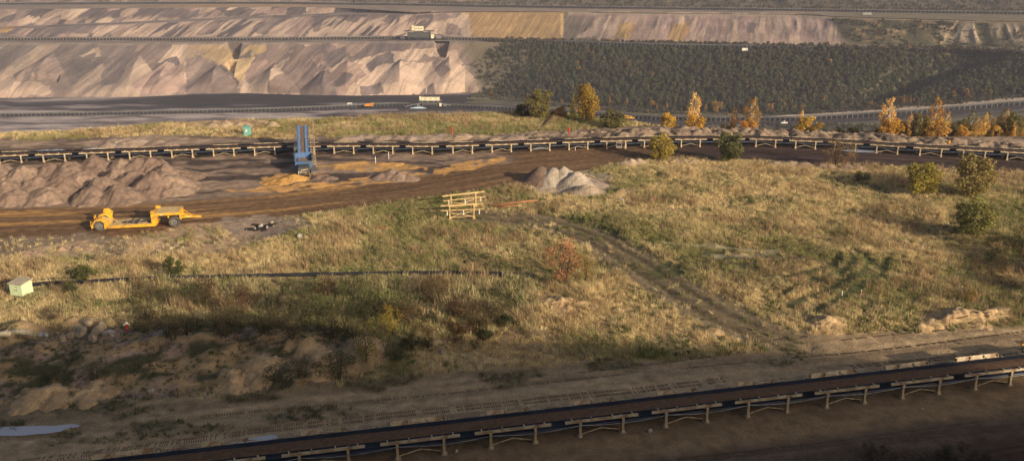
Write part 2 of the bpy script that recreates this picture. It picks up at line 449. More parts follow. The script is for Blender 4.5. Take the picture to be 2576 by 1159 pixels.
# faint green wheel arcs through the meadow
ARCS = [wl(p) for p in ([(1660, 700), (1720, 668), (1800, 650), (1950, 652), (2080, 676), (2120, 700)], [(1975, 740), (2060, 710), (2130, 690), (2150, 668), (2140, 650)], [(1920, 700), (2000, 700), (2100, 680), (2110, 655)], [(1990, 770), (2080, 740), (2170, 700), (2185, 662), (2150, 640)], [(2250, 490), (2180, 470), (2100, 460)], [(1700, 690), (1790, 667), (1900, 664)], [(2040, 790), (2130, 745), (2215, 705), (2230, 660)], [(1640, 690), (1700, 655), (1790, 636), (1900, 634)])]
arc_m = np.zeros(X.shape)
for a in ARCS:
    d, _, _ = dist_poly(X, Y, a); arc_m = np.maximum(arc_m, sst(.8, .3, d+.6*(n2-.5)))
pale_ln = wl([(1600, 610), (1760, 620), (1880, 632), (1960, 640), (1900, 648), (1780, 640)])
dP, _, _ = dist_poly(X, Y, pale_ln); palem = sst(.9, .2, dP+.9*(n2-.45))
col = blend(col, arc_m*.85, C3(.075, .08, .032)); col = blend(col, palem*.6, C3(.46, .38, .26)); mead *= 1-.92*np.maximum(arc_m, palem)
# --- eroded bank above the near road (left)
bankm = sst(0, 14, wy-838)*sst(1020, 780, wx)*sst(-6, 8, NROAD(wx)-wy)
bc = C3(.31, .215, .15)*(.7+.6*n1[..., None]); bc = blend(bc, sst(.47, .58, fbm(X/2.2, Y/2.2, 4, 81)), C3(.075, .07, .035))
col = blend(col, bankm*.95, bc); mead *= 1-bankm*.75
sandm = bankm*sst(.56, .62, fbm(X/2.4, Y/1.5, 4, 83)); col = blend(col, sandm*.9, C3(.42, .28, .14))
SAND_SPOTS = [(110, 990, 55, 22), (225, 985, 60, 16), (580, 960, 25, 22), (655, 940, 45, 20), (790, 918, 46, 24), (915, 897, 42, 26), (60, 850, 60, 14), (220, 830, 55, 16), (1405, 770, 38, 12), (1480, 776, 40, 5), (1570, 778, 30, 4), (1790, 842, 26, 9), (2082, 812, 45, 13), (2400, 800, 95, 16), (2500, 790, 30, 12), (1105, 880, 20, 4), (20, 880, 45, 12), (1260, 905, 60, 6), (690, 870, 60, 12), (480, 880, 110, 12), (760, 890, 40, 14), (1560, 490, 18, 9)]
for a, b, rx, ry in SAND_SPOTS:
    d = ((wx-a)/rx)**2+((wy-b)/ry)**2; m = sst(1.1, .7, d); col = blend(col, m*.92, C3(.44, .30, .15)*(.8+.4*n2[..., None])); mead *= 1-m
    Z = Z+m*.45*(.4+fbm(X/1.2, Y/1.2, 3, 85))
darkp = sst(14, 0, np.abs(wy-842))*sst(1230, 1290, wx)*sst(1420, 1370, wx); col = blend(col, darkp*.7, C3(.05, .03, .025)); mead *= 1-darkp
# --- near dirt road and the churned strip in front of it
near = sst(-8, 8, wy-NROAD(wx)); mead *= 1-near
FEET_N = [(-500, 1395), (330, 1241), (940, 1150), (1520, 1078), (2170, 1008), (2537, 968), (3300, 890)]
NL = wl([(940, 1161), (2537, 967)]); ndx, ndy = NL[1][0]-NL[0][0], NL[1][1]-NL[0][1]; nl = math.hypot(ndx, ndy); ndx /= nl; ndy /= nl
aN = (X-NL[0][0])*ndx+(Y-NL[0][1])*ndy; sN = -(X-NL[0][0])*ndy+(Y-NL[0][1])*ndx      # along / across the near conveyor
stn = fbm(sN/.8, aN/22, 4, 91); stn2 = fbm(sN/.35, aN/9, 3, 93)
nc = C3(.37, .265, .155)*(.6+.8*stn[..., None]); nc = blend(nc, sst(.5, .68, stn2)*.5, C3(.19, .13, .08)); nc = blend(nc, sst(-25, -60, aN)*.25, C3(.12, .075, .06))
nc = blend(nc, sst(7.5, 14, sN)*(.8)*sst(.4, .6, fbm(X/5, Y/3, 4, 97)), C3(.20, .15, .09))
nc = blend(nc, sst(3.6, 2.6, sN), C3(.19, .13, .08)*(.8+.4*n2[..., None]))
nc = blend(nc, sst(0, -1.2, sN)*sst(-8, -3, sN+0), C3(.25, .165, .09)*(.8+.4*n2[..., None]))
nc = blend(nc, sst(-3.2, -5.0, sN+.8*(n2-.5)), C3(.13, .09, .06)*(.6+.8*stn[..., None]))
nc = blend(nc, sst(-6.5, -9, sN+1.5*(n1-.5)), C3(.06, .036, .026)*(.7+.6*stn[..., None]))
nc = blend(nc, sst(-10, -13, sN+1.5*(n1-.5)), C3(.10, .066, .048))
col = blend(col, near, nc)
greenr = near*sst(6, 9, sN)*sst(.5, .62, fbm(X/6, Y/3, 4, 99))*sst(2100, 1900, PX); col = blend(col, greenr*.6, C3(.07, .065, .03))
# wheel ruts pressed into the near road
for s0 in (6.2, 9.3, 4.9, 11.0): Z = Z-near*.09*np.exp(-((sN-s0-.6*(fbm(aN/25, sN*0+s0, 2, 5)-.5))/.5)**2)
for s0 in (-5.2, -7.6): Z = Z-near*.10*np.exp(-((sN-s0)/.6)**2)
Z = Z+road*(.22*(st-.5)+.12*(st2-.5))+work*.55*(fbm(X/2.6, Y/2.6, 4, 141)-.45)+near*(.16*(stn-.5)+.10*(stn2-.5))+north*(1-gN)*.5*(fbm(X/2.2, Y/2.2, 4, 143)-.5)
GRASS_MASK = mead*(1-.0*X)
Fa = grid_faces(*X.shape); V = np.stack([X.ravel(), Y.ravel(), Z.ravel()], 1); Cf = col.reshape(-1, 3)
fc = Fa[:, 0]
cls = np.zeros(len(Fa), int)
cls[(road.ravel()[fc] > .5)] = 1; cls[(near.ravel()[fc] > .5)] = 2; cls[(tr.ravel()[fc] > .5) & (cls == 0)] = 3
cls[(north.ravel()[fc] > .5) & (cls == 0)] = 4
for k, nm, lb, ct in ((0, 'meadow', 'dry straw and olive meadow between the two conveyors', 'meadow'), (1, 'haul_road', 'dark brown rutted haul road along the conveyor', 'road'), (2, 'dirt_road', 'brown dirt road with tyre marks beside the big conveyor', 'road'), (3, 'field_track', 'two-rut track running diagonally through the meadow', 'track'), (4, 'pit_shoulder', 'sandy and grassy shoulder behind the long conveyor', 'ground')):
    f = Fa[cls == k]; u, inv = np.unique(f, return_inverse=True)
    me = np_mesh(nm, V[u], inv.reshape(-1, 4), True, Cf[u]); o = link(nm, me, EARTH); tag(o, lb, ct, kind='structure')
DIRT_ROAD = bpy.data.objects['dirt_road']
def hgt(x, y):
    i = min(max(int((y-gy[0])/STEP), 0), len(gy)-2); j = min(max(int((x-gx[0])/STEP), 0), len(gx)-2)
    a = (y-gy[i])/STEP; b = (x-gx[j])/STEP
    return float(Z[i, j]*(1-a)*(1-b)+Z[i+1, j]*a*(1-b)+Z[i, j+1]*(1-a)*b+Z[i+1, j+1]*a*b)
def G(px, py):
    z = 0.0
    for k in range(8):
        x, y = W(px, py, z); z = hgt(float(x), float(y))
    return Vector((float(x), float(y), z))

# ---------------------------------------------------------------- the rim the viewer stands on (behind and below the camera)
rx = np.arange(-260, 330, 3.0); ry = np.arange(-220, 56, 1.5); RX, RY = np.meshgrid(rx, ry)
ye = np.interp(RX, [-260, -60, 0, 46, 76, 119, 137, 220, 330], [-14, -4, 1, 6.5, 2, -3, -12, -40, -60])+1.5*(fbm(RX/14, RX*0, 3, 5)-.5)*(np.abs(RX-0) > 25)
top = 36.0+2.0*(fbm(RX/25, RY/25, 3, 9)-.5)
RZ = top-np.maximum(0, RY-ye)*.93+.6*(fbm(RX/5, RY/5, 3, 13)-.5)
RZ = np.maximum(RZ, -2.5)
rcol = np.zeros(RX.shape+(3,))+C3(.11, .085, .05); rcol = blend(rcol, sst(.45, .6, fbm(RX/8, RY/8, 4, 3)), OLIVE)
o = link('rim_slope', np_mesh('rim_slope', np.stack([RX.ravel(), RY.ravel(), RZ.ravel()], 1), grid_faces(*RX.shape), True, rcol.reshape(-1, 3)), EARTH)
tag(o, 'steep earth rim of the pit below the viewer', 'slope', kind='structure')
# ---------------------------------------------------------------- far side of the pit: floor, benches and walls as real terraces
Zfloor = lambda p: np.interp(p, [-400, 0, 600, 1300, 2000, 2576, 3000], [-141, -140, -140, -136, -118, -97, -88])
Zb2 = lambda p: np.interp(p, [0, 1288, 2576, 3000], [-88, -85, -70, -66])
Zb3 = lambda p: np.interp(p, [0, 1288, 2576, 3000], [-59, -56.5, -47, -45])
L_floor0 = lambda p: 0*p+366.0
L_base = line_y([(-500, 262), (0, 247), (350, 244), (500, 237), (620, 235), (800, 240), (900, 241), (1100, 238), (1170, 233), (1260, 241), (1500, 266), (1700, 278), (1900, 287), (2050, 278), (2250, 264), (2400, 252), (2576, 238), (3100, 210)])
L_top1 = line_y([(-500, 106), (0, 108), (700, 107), (1100, 104), (1240, 106), (1300, 107), (1600, 113), (1900, 121), (2150, 129), (2400, 133), (2576, 141), (3100, 152)])
L_base2 = line_y([(-500, 92), (0, 93), (500, 93), (1000, 92), (1100, 91), (1180, 97), (1400, 101), (1600, 107), (1900, 113), (2150, 112), (2400, 113), (2576, 122), (3100, 136)])
L_top2 = line_y([(-500, 24), (0, 24), (500, 20), (700, 17.5), (850, 20), (950, 26), (1050, 32), (1180, 29.5), (1420, 30), (1700, 34), (2000, 36), (2110, 42), (2200, 45), (2576, 55), (3100, 68)])
L_base3 = line_y([(-500, 8), (0, 8), (700, 5), (1000, 8), (1400, 12), (2000, 20), (2576, 27), (3100, 33)])
L_mid = lambda p: L_top2(p)+np.interp(p, [-500, 0, 300, 560, 750, 950, 1100, 3100], [54, 50, 40, 30, 24, 9, 2, 2])
L_mid2 = lambda p: L_mid(p)-np.interp(p, [0, 900, 1100, 3100], [5, 4, 1, 1])
def Zmid(p):
    t = (L_base2(p)-L_mid(p))/(L_base2(p)-L_top2(p)); return Zb2(p)+t*(Zb3(p)-Zb2(p))
def strip(segs, px, edge_soft=True):
    """rows of points between successive (line, level) pairs; returns X,Y,Z,v and the picture row"""
    rows = []; vs = []; k0 = 0
    for (la, za, n), (lb, zb, _) in zip(segs[:-1], segs[1:]):
        xa, ya = W(px, la(px), za(px)); xb, yb = W(px, lb(px), zb(px))
        for i in range(n+(1 if (lb, zb) == (segs[-1][0], segs[-1][1]) else 0)):
            t = i/n; rows.append((xa+(xb-xa)*t, ya+(yb-ya)*t, za(px)+(zb(px)-za(px))*t)); vs.append(k0+t)
        k0 += 1
    A = np.array(rows); return A[:, 0], A[:, 1], A[:, 2], np.array(vs)[:, None]+0*px[None, :]
def push(Xs, Ys, Zs, d):
    """move points out along the surface normal"""
    P = np.stack([Xs, Ys, Zs], -1); du = np.gradient(P, axis=1); dv = np.gradient(P, axis=0)
    n = np.cross(du, dv); n /= np.linalg.norm(n, axis=-1, keepdims=True)+1e-9
    n = np.where(n[..., 2:3] < 0, -n, n); P = P+n*d[..., None]
    return P[..., 0], P[..., 1], P[..., 2]
def surf(name, Xs, Ys, Zs, c, label, cat, mat=None):
    o = link(name, np_mesh(name, np.stack([Xs.ravel(), Ys.ravel(), Zs.ravel()], 1), grid_faces(*Xs.shape), True, np.clip(c, .005, .9).reshape(-1, 3)), mat or EARTH_FAR)
    return tag(o, label, cat, kind='structure')
def pal(v, stops):
    xs = [s[0] for s in stops]; return np.stack([np.interp(v, xs, [s[1][k] for s in stops]) for k in range(3)], -1)
def pick(idv, cols):
    cols = np.array(cols); return cols[np.minimum((idv*len(cols)).astype(int), len(cols)-1)]
MAUVE, TANC, CREAMC, GREYB, DARKC, OCHRE, PINK = C3(.195, .146, .132), C3(.29, .213, .17), C3(.50, .37, .285), C3(.105, .085, .084), C3(.065, .058, .06), C3(.37, .23, .09), C3(.285, .20, .172)

# pit floor
px = np.linspace(-420, 3000, 900)
Xf, Yf, Zf, Vf = strip([(L_floor0, Zfloor, 150), (L_base, Zfloor, 1)], px)
PXf, PYf = proj(Xf, Yf, Zf)
Zf = Zf+1.2*(fbm(Xf/40, Yf/25, 4, 3)-.5)*sst(0, .15, 1-Vf)
nA = fbm(Xf/60, Yf/14, 5, 5); nB = fbm(Xf/22, Yf/7, 4, 9)
wxf = PXf+(nB-.5)*70; wyf = PYf+(nA-.5)*14
c = pal(.65*nA+.35*nB, [(.33, (.055, .047, .048)), (.45, (.19, .155, .148)), (.55, (.33, .275, .26)), (.68, (.46, .385, .35))])
coal = sst(-8, 4, wyf-np.interp(wxf, [0, 250, 450, 700, 900, 1300], [262, 256, 236, 232, 238, 240]))*sst(-8, 6, np.interp(wxf, [0, 250, 400, 700, 880, 1000, 1300], [268, 264, 268, 271, 262, 262, 270])-wyf)
coal = coal*(wxf < 1320)*sst(.36, .46, .5*nB+.5*nA+.10*sst(330, 480, wxf)+.06*(wyf > 258)); c = blend(c, coal*.97, C3(.03, .028, .034))
gravel = sst(4, 1.5, np.abs(PYf-np.interp(PXf, [-400, 0, 300, 620, 800, 1000, 1250], [314, 303, 298, 276, 270, 265, 262])))*sst(.2, .4, nB); c = blend(c, gravel*.6*(PXf < 1300), C3(.36, .31, .26))
RD = line_y([(-400, 300), (0, 291), (700, 278), (1000, 268), (1270, 272), (1500, 295), (1700, 303), (2000, 304), (2250, 290), (2576, 262), (3000, 235)])
cr = sst(0, 6, np.where(PXf < 1000, 6.5, 15)-np.abs(PYf-RD(PXf)+2*(nB-.5))); c = blend(c, cr*.95, C3(.07, .056, .052)); dk = sst(6, 3, np.abs(PYf-RD(PXf)-2))*(PXf > 880)*(PXf < 1700); c = blend(c, dk*.8, C3(.035, .034, .04))
LR = line_y([(1700, 306), (1900, 300), (2000, 294), (2250, 277), (2400, 264), (2576, 248), (3000, 222)])
lr = sst(6.5, 3.5, np.abs(PYf-LR(PXf)))*sst(1850, 1950, PXf); c = blend(c, lr*.95, C3(.60, .45, .31)*(.8+.5*nB[..., None])); 
veg = sst(-3, 3, wyf-RD(wxf)-13)*(wxf > 1480); veg2 = sst(4, -4, wyf-(RD(wxf)-9))*(wxf > 1180)
c = blend(c, np.maximum(veg, veg2)*(1-lr)*.9, pal(nB, [(.3, (.09, .085, .05)), (.7, (.20, .17, .09))]))
sandl = sst(.5, .62, fbm(Xf/90, Yf/20, 4, 17))*sst(300, 312, PYf)*(PXf > 250)*(PXf < 900); c = blend(c, sandl*.8, C3(.46, .33, .22))
surf('pit_floor', Xf, Yf, Zf, c, 'dark coal and grey mud floor of the open pit', 'pit floor')

# lower wall: spoil on the left, wooded slope on the right (one terrain, two surfaces)
px = np.linspace(-420, 1330, 1000)
Xw, Yw, Zw, v = strip([(L_base, Zfloor, 120), (L_top1, Zb2, 1)], px)
U = Xw+0*v; PXw = np.broadcast_to(px, Xw.shape)
q = U-46*v+10*(fbm(U/50, v*2, 3, 2)-.5)
env = np.sin(np.pi*np.clip(v*.92+.04, 0, 1))**.6
d = env*(5.5*(ridge(q/60, v*1.1, 2, 4)-.5)+1.1*(ridge(q/21, v*1.4, 2, 6)-.5)+.5*(ridge(q/6, v*1.6, 2, 8)-.5)+.4*(fbm(U/3, v*14, 3, 9)-.5))
CONES = [(-20, 225, 22), (60, 150, 0), (415, 175, 40), (545, 172, 42), (690, 170, 48), (820, 180, 42), (880, 150, 30), (1010, 158, 52), (1130, 150, 40), (960, 205, 26), (350, 150, 30), (1090, 205, 30)]
cone = np.zeros(U.shape); cid = np.zeros(U.shape, int)-1; qc = random.Random(21)
CONES += [(qc.uniform(-150, 1150), 0, qc.uniform(12, 34)) for k in range(12)]
for ci_, (cpx, cpy, hgt_) in enumerate(CONES):
    if hgt_ == 0: continue
    if cpy == 0: cpy = L_base(cpx)-qc.uniform(.18, .8)*(L_base(cpx)-L_top1(cpx))
    vc = (L_base(cpx)-cpy)/(L_base(cpx)-L_top1(cpx)); i = np.argmin(abs(px-cpx)); uc = U[int(vc*120), i]
    w = (vc-v)*75+4
    b = np.where(v < vc+.05, np.clip(1-np.abs(U-uc-(v-vc)*-6)/np.maximum(w, 2), 0, 1), 0)*hgt_*.21*np.clip((vc+.05-v)*5, 0, 1)
    mm = b > cone+.05; cid = np.where(mm, ci_, cid); cone = np.maximum(cone, b)
d = d*(1-.6*sst(0, 3, cone))+cone*sst(0, .12, v)
for npx, v0, v1, wpx, dep in ((600, .72, .97, 26, 14), (1122, .72, .98, 24, 14), (588, .35, .6, 14, 9), (150, .28, .34, 60, 5)):
    m = sst(npx-wpx-6+90*np.maximum(0, v1-.1-v), npx-wpx+90*np.maximum(0, v1-.1-v), PXw+12*(fbm(U/8, v*8, 2, 3)-.5))*(PXw < npx+30*(v-v0))*sst(v0-.06, v0, v)*sst(v1+.03, v1, v); d = d-m*dep
Xw, Yw, Zw = push(Xw, Yw, Zw, d)
idv, f1 = voro(q/24+.8*(fbm(q/18, v*3, 3, 21)-.5), v*1.7+.7*(fbm(q/25, v*2.5, 3, 23)-.5), 5)
id2, _ = voro(q/9+.5*(fbm(q/8, v*4, 2, 25)-.5), v*2.6, 9)
cw = pick(idv, [MAUVE, PINK, GREYB*1.15, TANC, MAUVE*.85, PINK*1.05, TANC*.9, CREAMC*.85, MAUVE*1.1])
cw = cw*(.88+.24*id2[..., None])
CC = np.array([pick(hsh(np.array([k]), np.array([k*3]), 7), [MAUVE, PINK, TANC, GREYB*1.2, PINK*1.1, CREAMC*.8, MAUVE*1.15, CREAMC*.95])[0] for k in range(len(CONES))]); cw = blend(cw, sst(.2, .8, cone)*.8, CC[np.maximum(cid, 0)]*(.9+.2*id2[..., None]))
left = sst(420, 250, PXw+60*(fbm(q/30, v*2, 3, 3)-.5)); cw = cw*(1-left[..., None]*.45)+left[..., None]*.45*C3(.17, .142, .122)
PYw = L_base(PXw)+(L_top1(PXw)-L_base(PXw))*v
kx = PXw+(fbm(q/7, v*5, 4, 51)-.5)*16; ky = PYw+(fbm(q/7, v*5, 4, 53)-.5)*11
for cc, pg in ((CREAMC*.72, [(63, 187), (83, 137), (99, 137), (83, 192)]), (GREYB*1.15, [(169, 174), (187, 137), (250, 162), (243, 174), (202, 182)]), (CREAMC*.8, [(-40, 235), (0, 212), (15, 195), (35, 196), (43, 215), (131, 223), (131, 240), (0, 250)]), (GREYB*1.4, [(248, 112), (354, 109), (330, 160), (300, 215), (250, 222), (262, 160)]),
    (PINK*1.05, [(336, 222), (417, 162), (465, 167), (468, 236), (350, 236)]), (MAUVE, [(470, 236), (470, 157), (496, 142), (531, 152), (604, 222), (600, 238)]), (C3(.44, .31, .17), [(480, 116), (582, 109), (592, 147), (556, 137), (480, 131)]), (C3(.46, .33, .18), [(526, 152), (627, 147), (651, 111), (660, 111), (622, 177), (604, 222), (569, 172)]), (GREYB, [(565, 168), (575, 168), (608, 220), (598, 222)]),
    (CREAMC*.82, [(655, 220), (708, 149), (731, 145), (675, 212)]), (MAUVE*.85, [(675, 230), (741, 152), (769, 149), (799, 217), (795, 236), (680, 236)]), (PINK, [(786, 150), (812, 140), (822, 165), (800, 175)]), (GREYB*1.1, [(820, 135), (870, 118), (860, 160), (835, 180), (825, 160)]), (GREYB*1.2, [(880, 150), (930, 110), (985, 108), (935, 145), (880, 170)]), (CREAMC*.75, [(865, 192), (936, 149), (976, 129), (946, 152), (883, 192)]), (GREYB*1.1, [(835, 226), (865, 192), (895, 200), (870, 226)]), (CREAMC*.8, [(806, 212), (812, 178), (825, 180), (812, 206)]),
    (CREAMC, [(870, 243), (946, 172), (1002, 162), (1085, 159), (1095, 202), (1060, 238), (997, 243)]), (CREAMC*.95, [(984, 131), (1110, 121), (1105, 144), (1047, 157), (994, 159)]), (GREYB*1.25, [(939, 174), (979, 131), (994, 159)]), (MAUVE*.8, [(1050, 156), (1070, 138), (1092, 144), (1100, 152)]), (CREAMC*.92, [(1105, 142), (1148, 126), (1163, 162), (1133, 202), (1118, 152)]), (MAUVE, [(1088, 157), (1118, 152), (1133, 192), (1110, 207), (1093, 187)]), (MAUVE*.95, [(1184, 157), (1194, 124), (1239, 121), (1234, 152)]), (GREYB*1.3, [(905, 225), (960, 215), (968, 235), (910, 240)])):
    cw = blend(cw, inpoly(kx, ky, pg)*.85, cc*(.88+.24*id2[..., None]))
crm = 0*sst(.42, .5, fbm(q/40, v*1.3, 3, 31)+.20*np.exp(-((PXw-1040)/130)**2)-.10*(v > .86)-.03)*sst(860, 930, PXw-40*v)*sst(1240, 1200, PXw+25*(1-v))*sst(.93, .86, v); cw = blend(cw, crm*.95, CREAMC)
och = sst(.55, .6, fbm(q/30, v*2, 3, 33)+.12*np.exp(-((PXw-545)/60)**2))*sst(.55, .7, v)*sst(460, 500, PXw)*sst(800, 640, PXw); cw = blend(cw, och*.85, C3(.38, .27, .14))
cw = blend(cw, sst(.93, .97, v+.03*(fbm(U/15, v, 3, 3)-.5)), C3(.21, .17, .145))
gul = sst(.72, .8, ridge(q/13, v*.8, 2, 41)); cw = blend(cw, gul*.35, DARKC*1.2)
stk = fbm(q/2.2, v*2.5, 3, 43); cw = cw*(.89+.22*stk[..., None])
wd = sst(1165, 1205, PXw+52*(v-.5)+16*(fbm(U/10, v*5, 3, 4)-.5)); cw = blend(cw, wd, C3(.16, .13, .085))
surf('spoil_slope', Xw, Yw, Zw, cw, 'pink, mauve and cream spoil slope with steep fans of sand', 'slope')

px = np.linspace(1160, 3000, 420)
Xs, Ys, Zs, v = strip([(L_base, Zfloor, 60), (L_top1, Zb2, 1)], px)
PXs = np.broadcast_to(px, Xs.shape)
d = 5*(fbm(Xs/60, v*2, 3, 3)-.5)*np.sin(np.pi*v)
# a side valley: its far flank turns away from the sun
vl = PXs-np.interp(v, [0, 1], [2060, 2390]); d = d-24*np.exp(-((vl-70)/100)**2)*np.sin(np.pi*np.clip(v, 0, 1))**.5
d = d-2.5*(1-sst(1160, 1330, PXs))
Xs, Ys, Zs = push(Xs, Ys, Zs, d); FOREST = (px, Xs, Ys, Zs, v)
cs = pal(fbm(Xs/25, v*6, 4, 6), [(.3, (.06, .06, .035)), (.7, (.13, .11, .06))])
surf('wooded_slope', Xs, Ys, Zs, cs, 'dark brushy slope below the upper benches', 'slope')

# second bench and the wall above it
px = np.linspace(-420, 3000, 800)
Xb, Yb, Zb, v = strip([(L_top1, Zb2, 10), (L_base2, Zb2, 1)], px); PXb = np.broadcast_to(px, Xb.shape)
nb = fbm(Xb/40, Yb/8, 4, 3)
cb_ = pal(nb, [(.3, (.15, .12, .108)), (.7, (.25, .205, .178))]); cb_ = blend(cb_, sst(.3, .45, v)*sst(.85, .7, v)*(PXb < 1500)*.7, C3(.15, .12, .11))
cb_ = blend(cb_, sst(1250, 1330, PXb)*.9, pal(nb, [(.3, (.15, .13, .075)), (.7, (.23, .18, .125))]))
surf('middle_bench', Xb, Yb, Zb, cb_, 'mud-grey terrace carrying a conveyor across the pit wall', 'bench')
px = np.linspace(-420, 3000, 1500)
X2, Y2, Z2, v = strip([(L_base2, Zb2, 44), (L_mid, Zmid, 4), (L_mid2, Zmid, 22), (L_top2, Zb3, 1)], px)
PX2 = np.broadcast_to(px, X2.shape); PY2r = proj(X2, Y2, Z2)[1]
t = (L_base2(PX2)-PY2r)/(L_base2(PX2)-L_top2(PX2)); U = X2
vv = np.where(v < 1, v, np.where(v < 2, 1, v-2+.0)); q = U-26*t+6*(fbm(U/30, t*2, 3, 2)-.5)
env = np.where((v > .95) & (v < 2.05), 0, np.sin(np.pi*np.clip(np.where(v < 1, v, v-2), 0, 1))**.6)
sp_amp = sst(1150, 1100, PX2)+sst(1440, 1500, PX2)*sst(2110, 2060, PX2)
d = env*(sp_amp*(3.6*(ridge(q/30, t*1.2, 2, 4)-.5)+1.3*(ridge(q/10, t*1.5, 2, 6)-.5))+.6*(ridge(q/4, t*1.3, 2, 8)-.5)+.3*(fbm(U/3, t*8, 3, 9)-.5))
gz = sst(2330, 2420, PX2)*env; qg = U-10*t; d = d+gz*(4.5*(ridge(qg/13, t*.5, 2, 14)-.6))
och_z = sst(1165, 1190, PX2+30*(t-.5))*sst(1421, 1416, PX2+6*(1-t)); d = d+env*och_z*.7*(ridge(q/5, t*.4, 2, 16)-.5)
d = d+env*3.0*sst(1410, 1418, PX2)*sst(1540, 1425, PX2)*-1
X2, Y2, Z2 = push(X2, Y2, Z2, d)
idv, _ = voro(q/17+.7*(fbm(q/12, t*3, 3, 21)-.5), t*2.2+.7*(fbm(q/14, t*3, 3, 23)-.5), 15); id2, _ = voro(q/6, t*3.2, 19)
c2 = pick(idv, [MAUVE, PINK, GREYB, TANC, MAUVE*.9, GREYB*1.1, PINK, CREAMC*.85, GREYB*.9])*(.85+.3*id2[..., None])
fans = sst(.55, .6, ridge(q/9, t*.8, 2, 27))*sst(.75, .55, t+.25*(fbm(q/8, t, 2, 5)-.5))*sst(-50, 300, PX2)*(PX2 < 1180); c2 = blend(c2, fans*.75, CREAMC*.92)
c2 = blend(c2, (v > .97)*(v < 2.03)*1.0, C3(.22, .175, .155))
rt = sst(1420, 1460, PX2); idr, _ = voro(q/11+.6*(fbm(q/7, t*3, 3, 29)-.5), t*1.25+.5*(fbm(q/9, t*3, 3, 33)-.5), 37); cr_ = pick(idr, [PINK, TANC*1.05, CREAMC*.72, PINK*1.1, MAUVE*1.15, TANC, PINK*.95, CREAMC*.62, TANC*1.1])*(.86+.28*id2[..., None]); c2 = blend(c2, rt, cr_)
c2 = blend(c2, sst(1410, 1418, PX2)*sst(1560, 1470, PX2+60*t), C3(.155, .125, .098)*(.75+.5*fbm(q/2.5, t*2, 3, 3)[..., None]))
c2 = blend(c2, och_z, C3(.33, .215, .105)*(.8+.4*fbm(q/2, t*1.5, 3, 3)[..., None]))
k2x = PX2+(fbm(q/4, t*4, 4, 61)-.5)*14; k2y = PY2r+(fbm(q/4, t*4, 4, 63)-.5)*7
for cc, pg in ((OCHRE, [(1551, 99), (1556, 62), (1575, 58), (1596, 61), (1592, 90), (1580, 99)]), (OCHRE*1.02, [(1680, 104), (1692, 62), (1705, 66), (1720, 62), (1738, 58), (1735, 80), (1715, 104)]), (CREAMC*.85, [(1447, 92), (1500, 58), (1520, 60), (1490, 94)]), (CREAMC*.8, [(1518, 92), (1525, 60), (1540, 58), (1535, 85)]), (GREYB*1.3, [(1880, 85), (1882, 60), (1893, 58), (1902, 62), (1896, 85)]), (CREAMC*.85, [(1169, 33), (1184, 40), (1180, 91), (1098, 88), (1120, 55)]), (MAUVE*.9, [(1118, 88), (1128, 58), (1150, 64), (1166, 90)]), (CREAMC*.95, [(1098, 88), (1106, 55), (1115, 88)]),
    (GREYB*1.2, [(640, 85), (690, 40), (740, 38), (690, 70), (670, 90)]), (GREYB*1.15, [(785, 55), (800, 36), (830, 36), (805, 75), (790, 85)]), (GREYB*1.2, [(860, 55), (880, 38), (920, 38), (900, 58)]), (PINK*1.05, [(715, 88), (735, 50), (785, 40), (780, 70), (750, 92)]), (GREYB*1.3, [(950, 55), (990, 36), (1020, 38), (985, 58)]), (GREYB*1.25, [(80, 50), (105, 38), (110, 30), (80, 45)]), (CREAMC*.75, [(150, 52), (162, 26), (195, 24), (190, 48)]), (OCHRE, [(-5, 78), (10, 66), (40, 67), (30, 76), (0, 88)]), (GREYB*1.3, [(110, 85), (120, 65), (250, 60), (230, 88)]), (GREYB*1.3, [(370, 38), (410, 24), (470, 22), (480, 38), (420, 40)])):
    c2 = blend(c2, inpoly(k2x, k2y, pg)*.8, cc*(.88+.24*id2[..., None]))
c2 = blend(c2, sst(.88, .96, t)*(PX2 > 1430)*(PX2 < 2110), C3(.33, .255, .19))
vg = sst(2095, 2125, PX2+45*(t-.4)+10*(fbm(U/6, t*5, 3, 4)-.5)); cv = pal(fbm(U/10, t*4, 4, 8), [(.3, (.06, .058, .035)), (.55, (.11, .095, .05)), (.72, (.22, .16, .09))])
cv = blend(cv, gz*sst(.45, .6, ridge(qg/13, t*.5, 2, 14)), C3(.34, .265, .19)); cv = blend(cv, sst(.9, .97, t), C3(.26, .20, .13)); crk = sst(5, 2, np.abs(PX2-np.interp(t, [0, 1], [2365, 2410])))*sst(0, .1, t); cv = blend(cv, crk*.9, C3(.46, .33, .2))
c2 = blend(c2, vg, cv); c2 = c2*(.86+.28*fbm(q/2, t*3, 3, 43)[..., None])
surf('upper_slope', X2, Y2, Z2, c2, 'upper spoil slope with tan fans and an ochre cut face', 'slope')
UPPER = (px, X2, Y2, Z2, t, vg)
# third bench, top wall and the land beyond
px = np.linspace(-420, 3000, 700)
X3, Y3, Z3, v = strip([(L_top2, Zb3, 8), (L_base3, Zb3, 1)], px); PX3 = np.broadcast_to(px, X3.shape)
n3_ = fbm(X3/60, Y3/10, 4, 3); c3 = pal(n3_, [(.3, (.21, .165, .138)), (.7, (.31, .23, .16))]); c3 = blend(c3, sst(250, 500, PX3)*sst(900, 750, PX3)*.6, C3(.36, .235, .12)); c3 = blend(c3, sst(2050, 2150, PX3)*.85, C3(.18, .15, .095)); c3 = blend(c3, sst(.62, .7, v)*sst(.9, .84, v)*.6, C3(.13, .11, .10))
surf('upper_bench', X3, Y3, Z3, c3, 'ochre terrace carrying the highest conveyor', 'bench')
Lt3 = lambda p: 0*p-60.0; Lp3 = lambda p: 0*p-105.0; Zt3 = lambda p: Zb3(p)+31
X4, Y4, Z4, v = strip([(L_base3, Zb3, 40), (Lt3, Zt3, 6), (Lp3, Zt3, 1)], px); PX4 = np.broadcast_to(px, X4.shape)
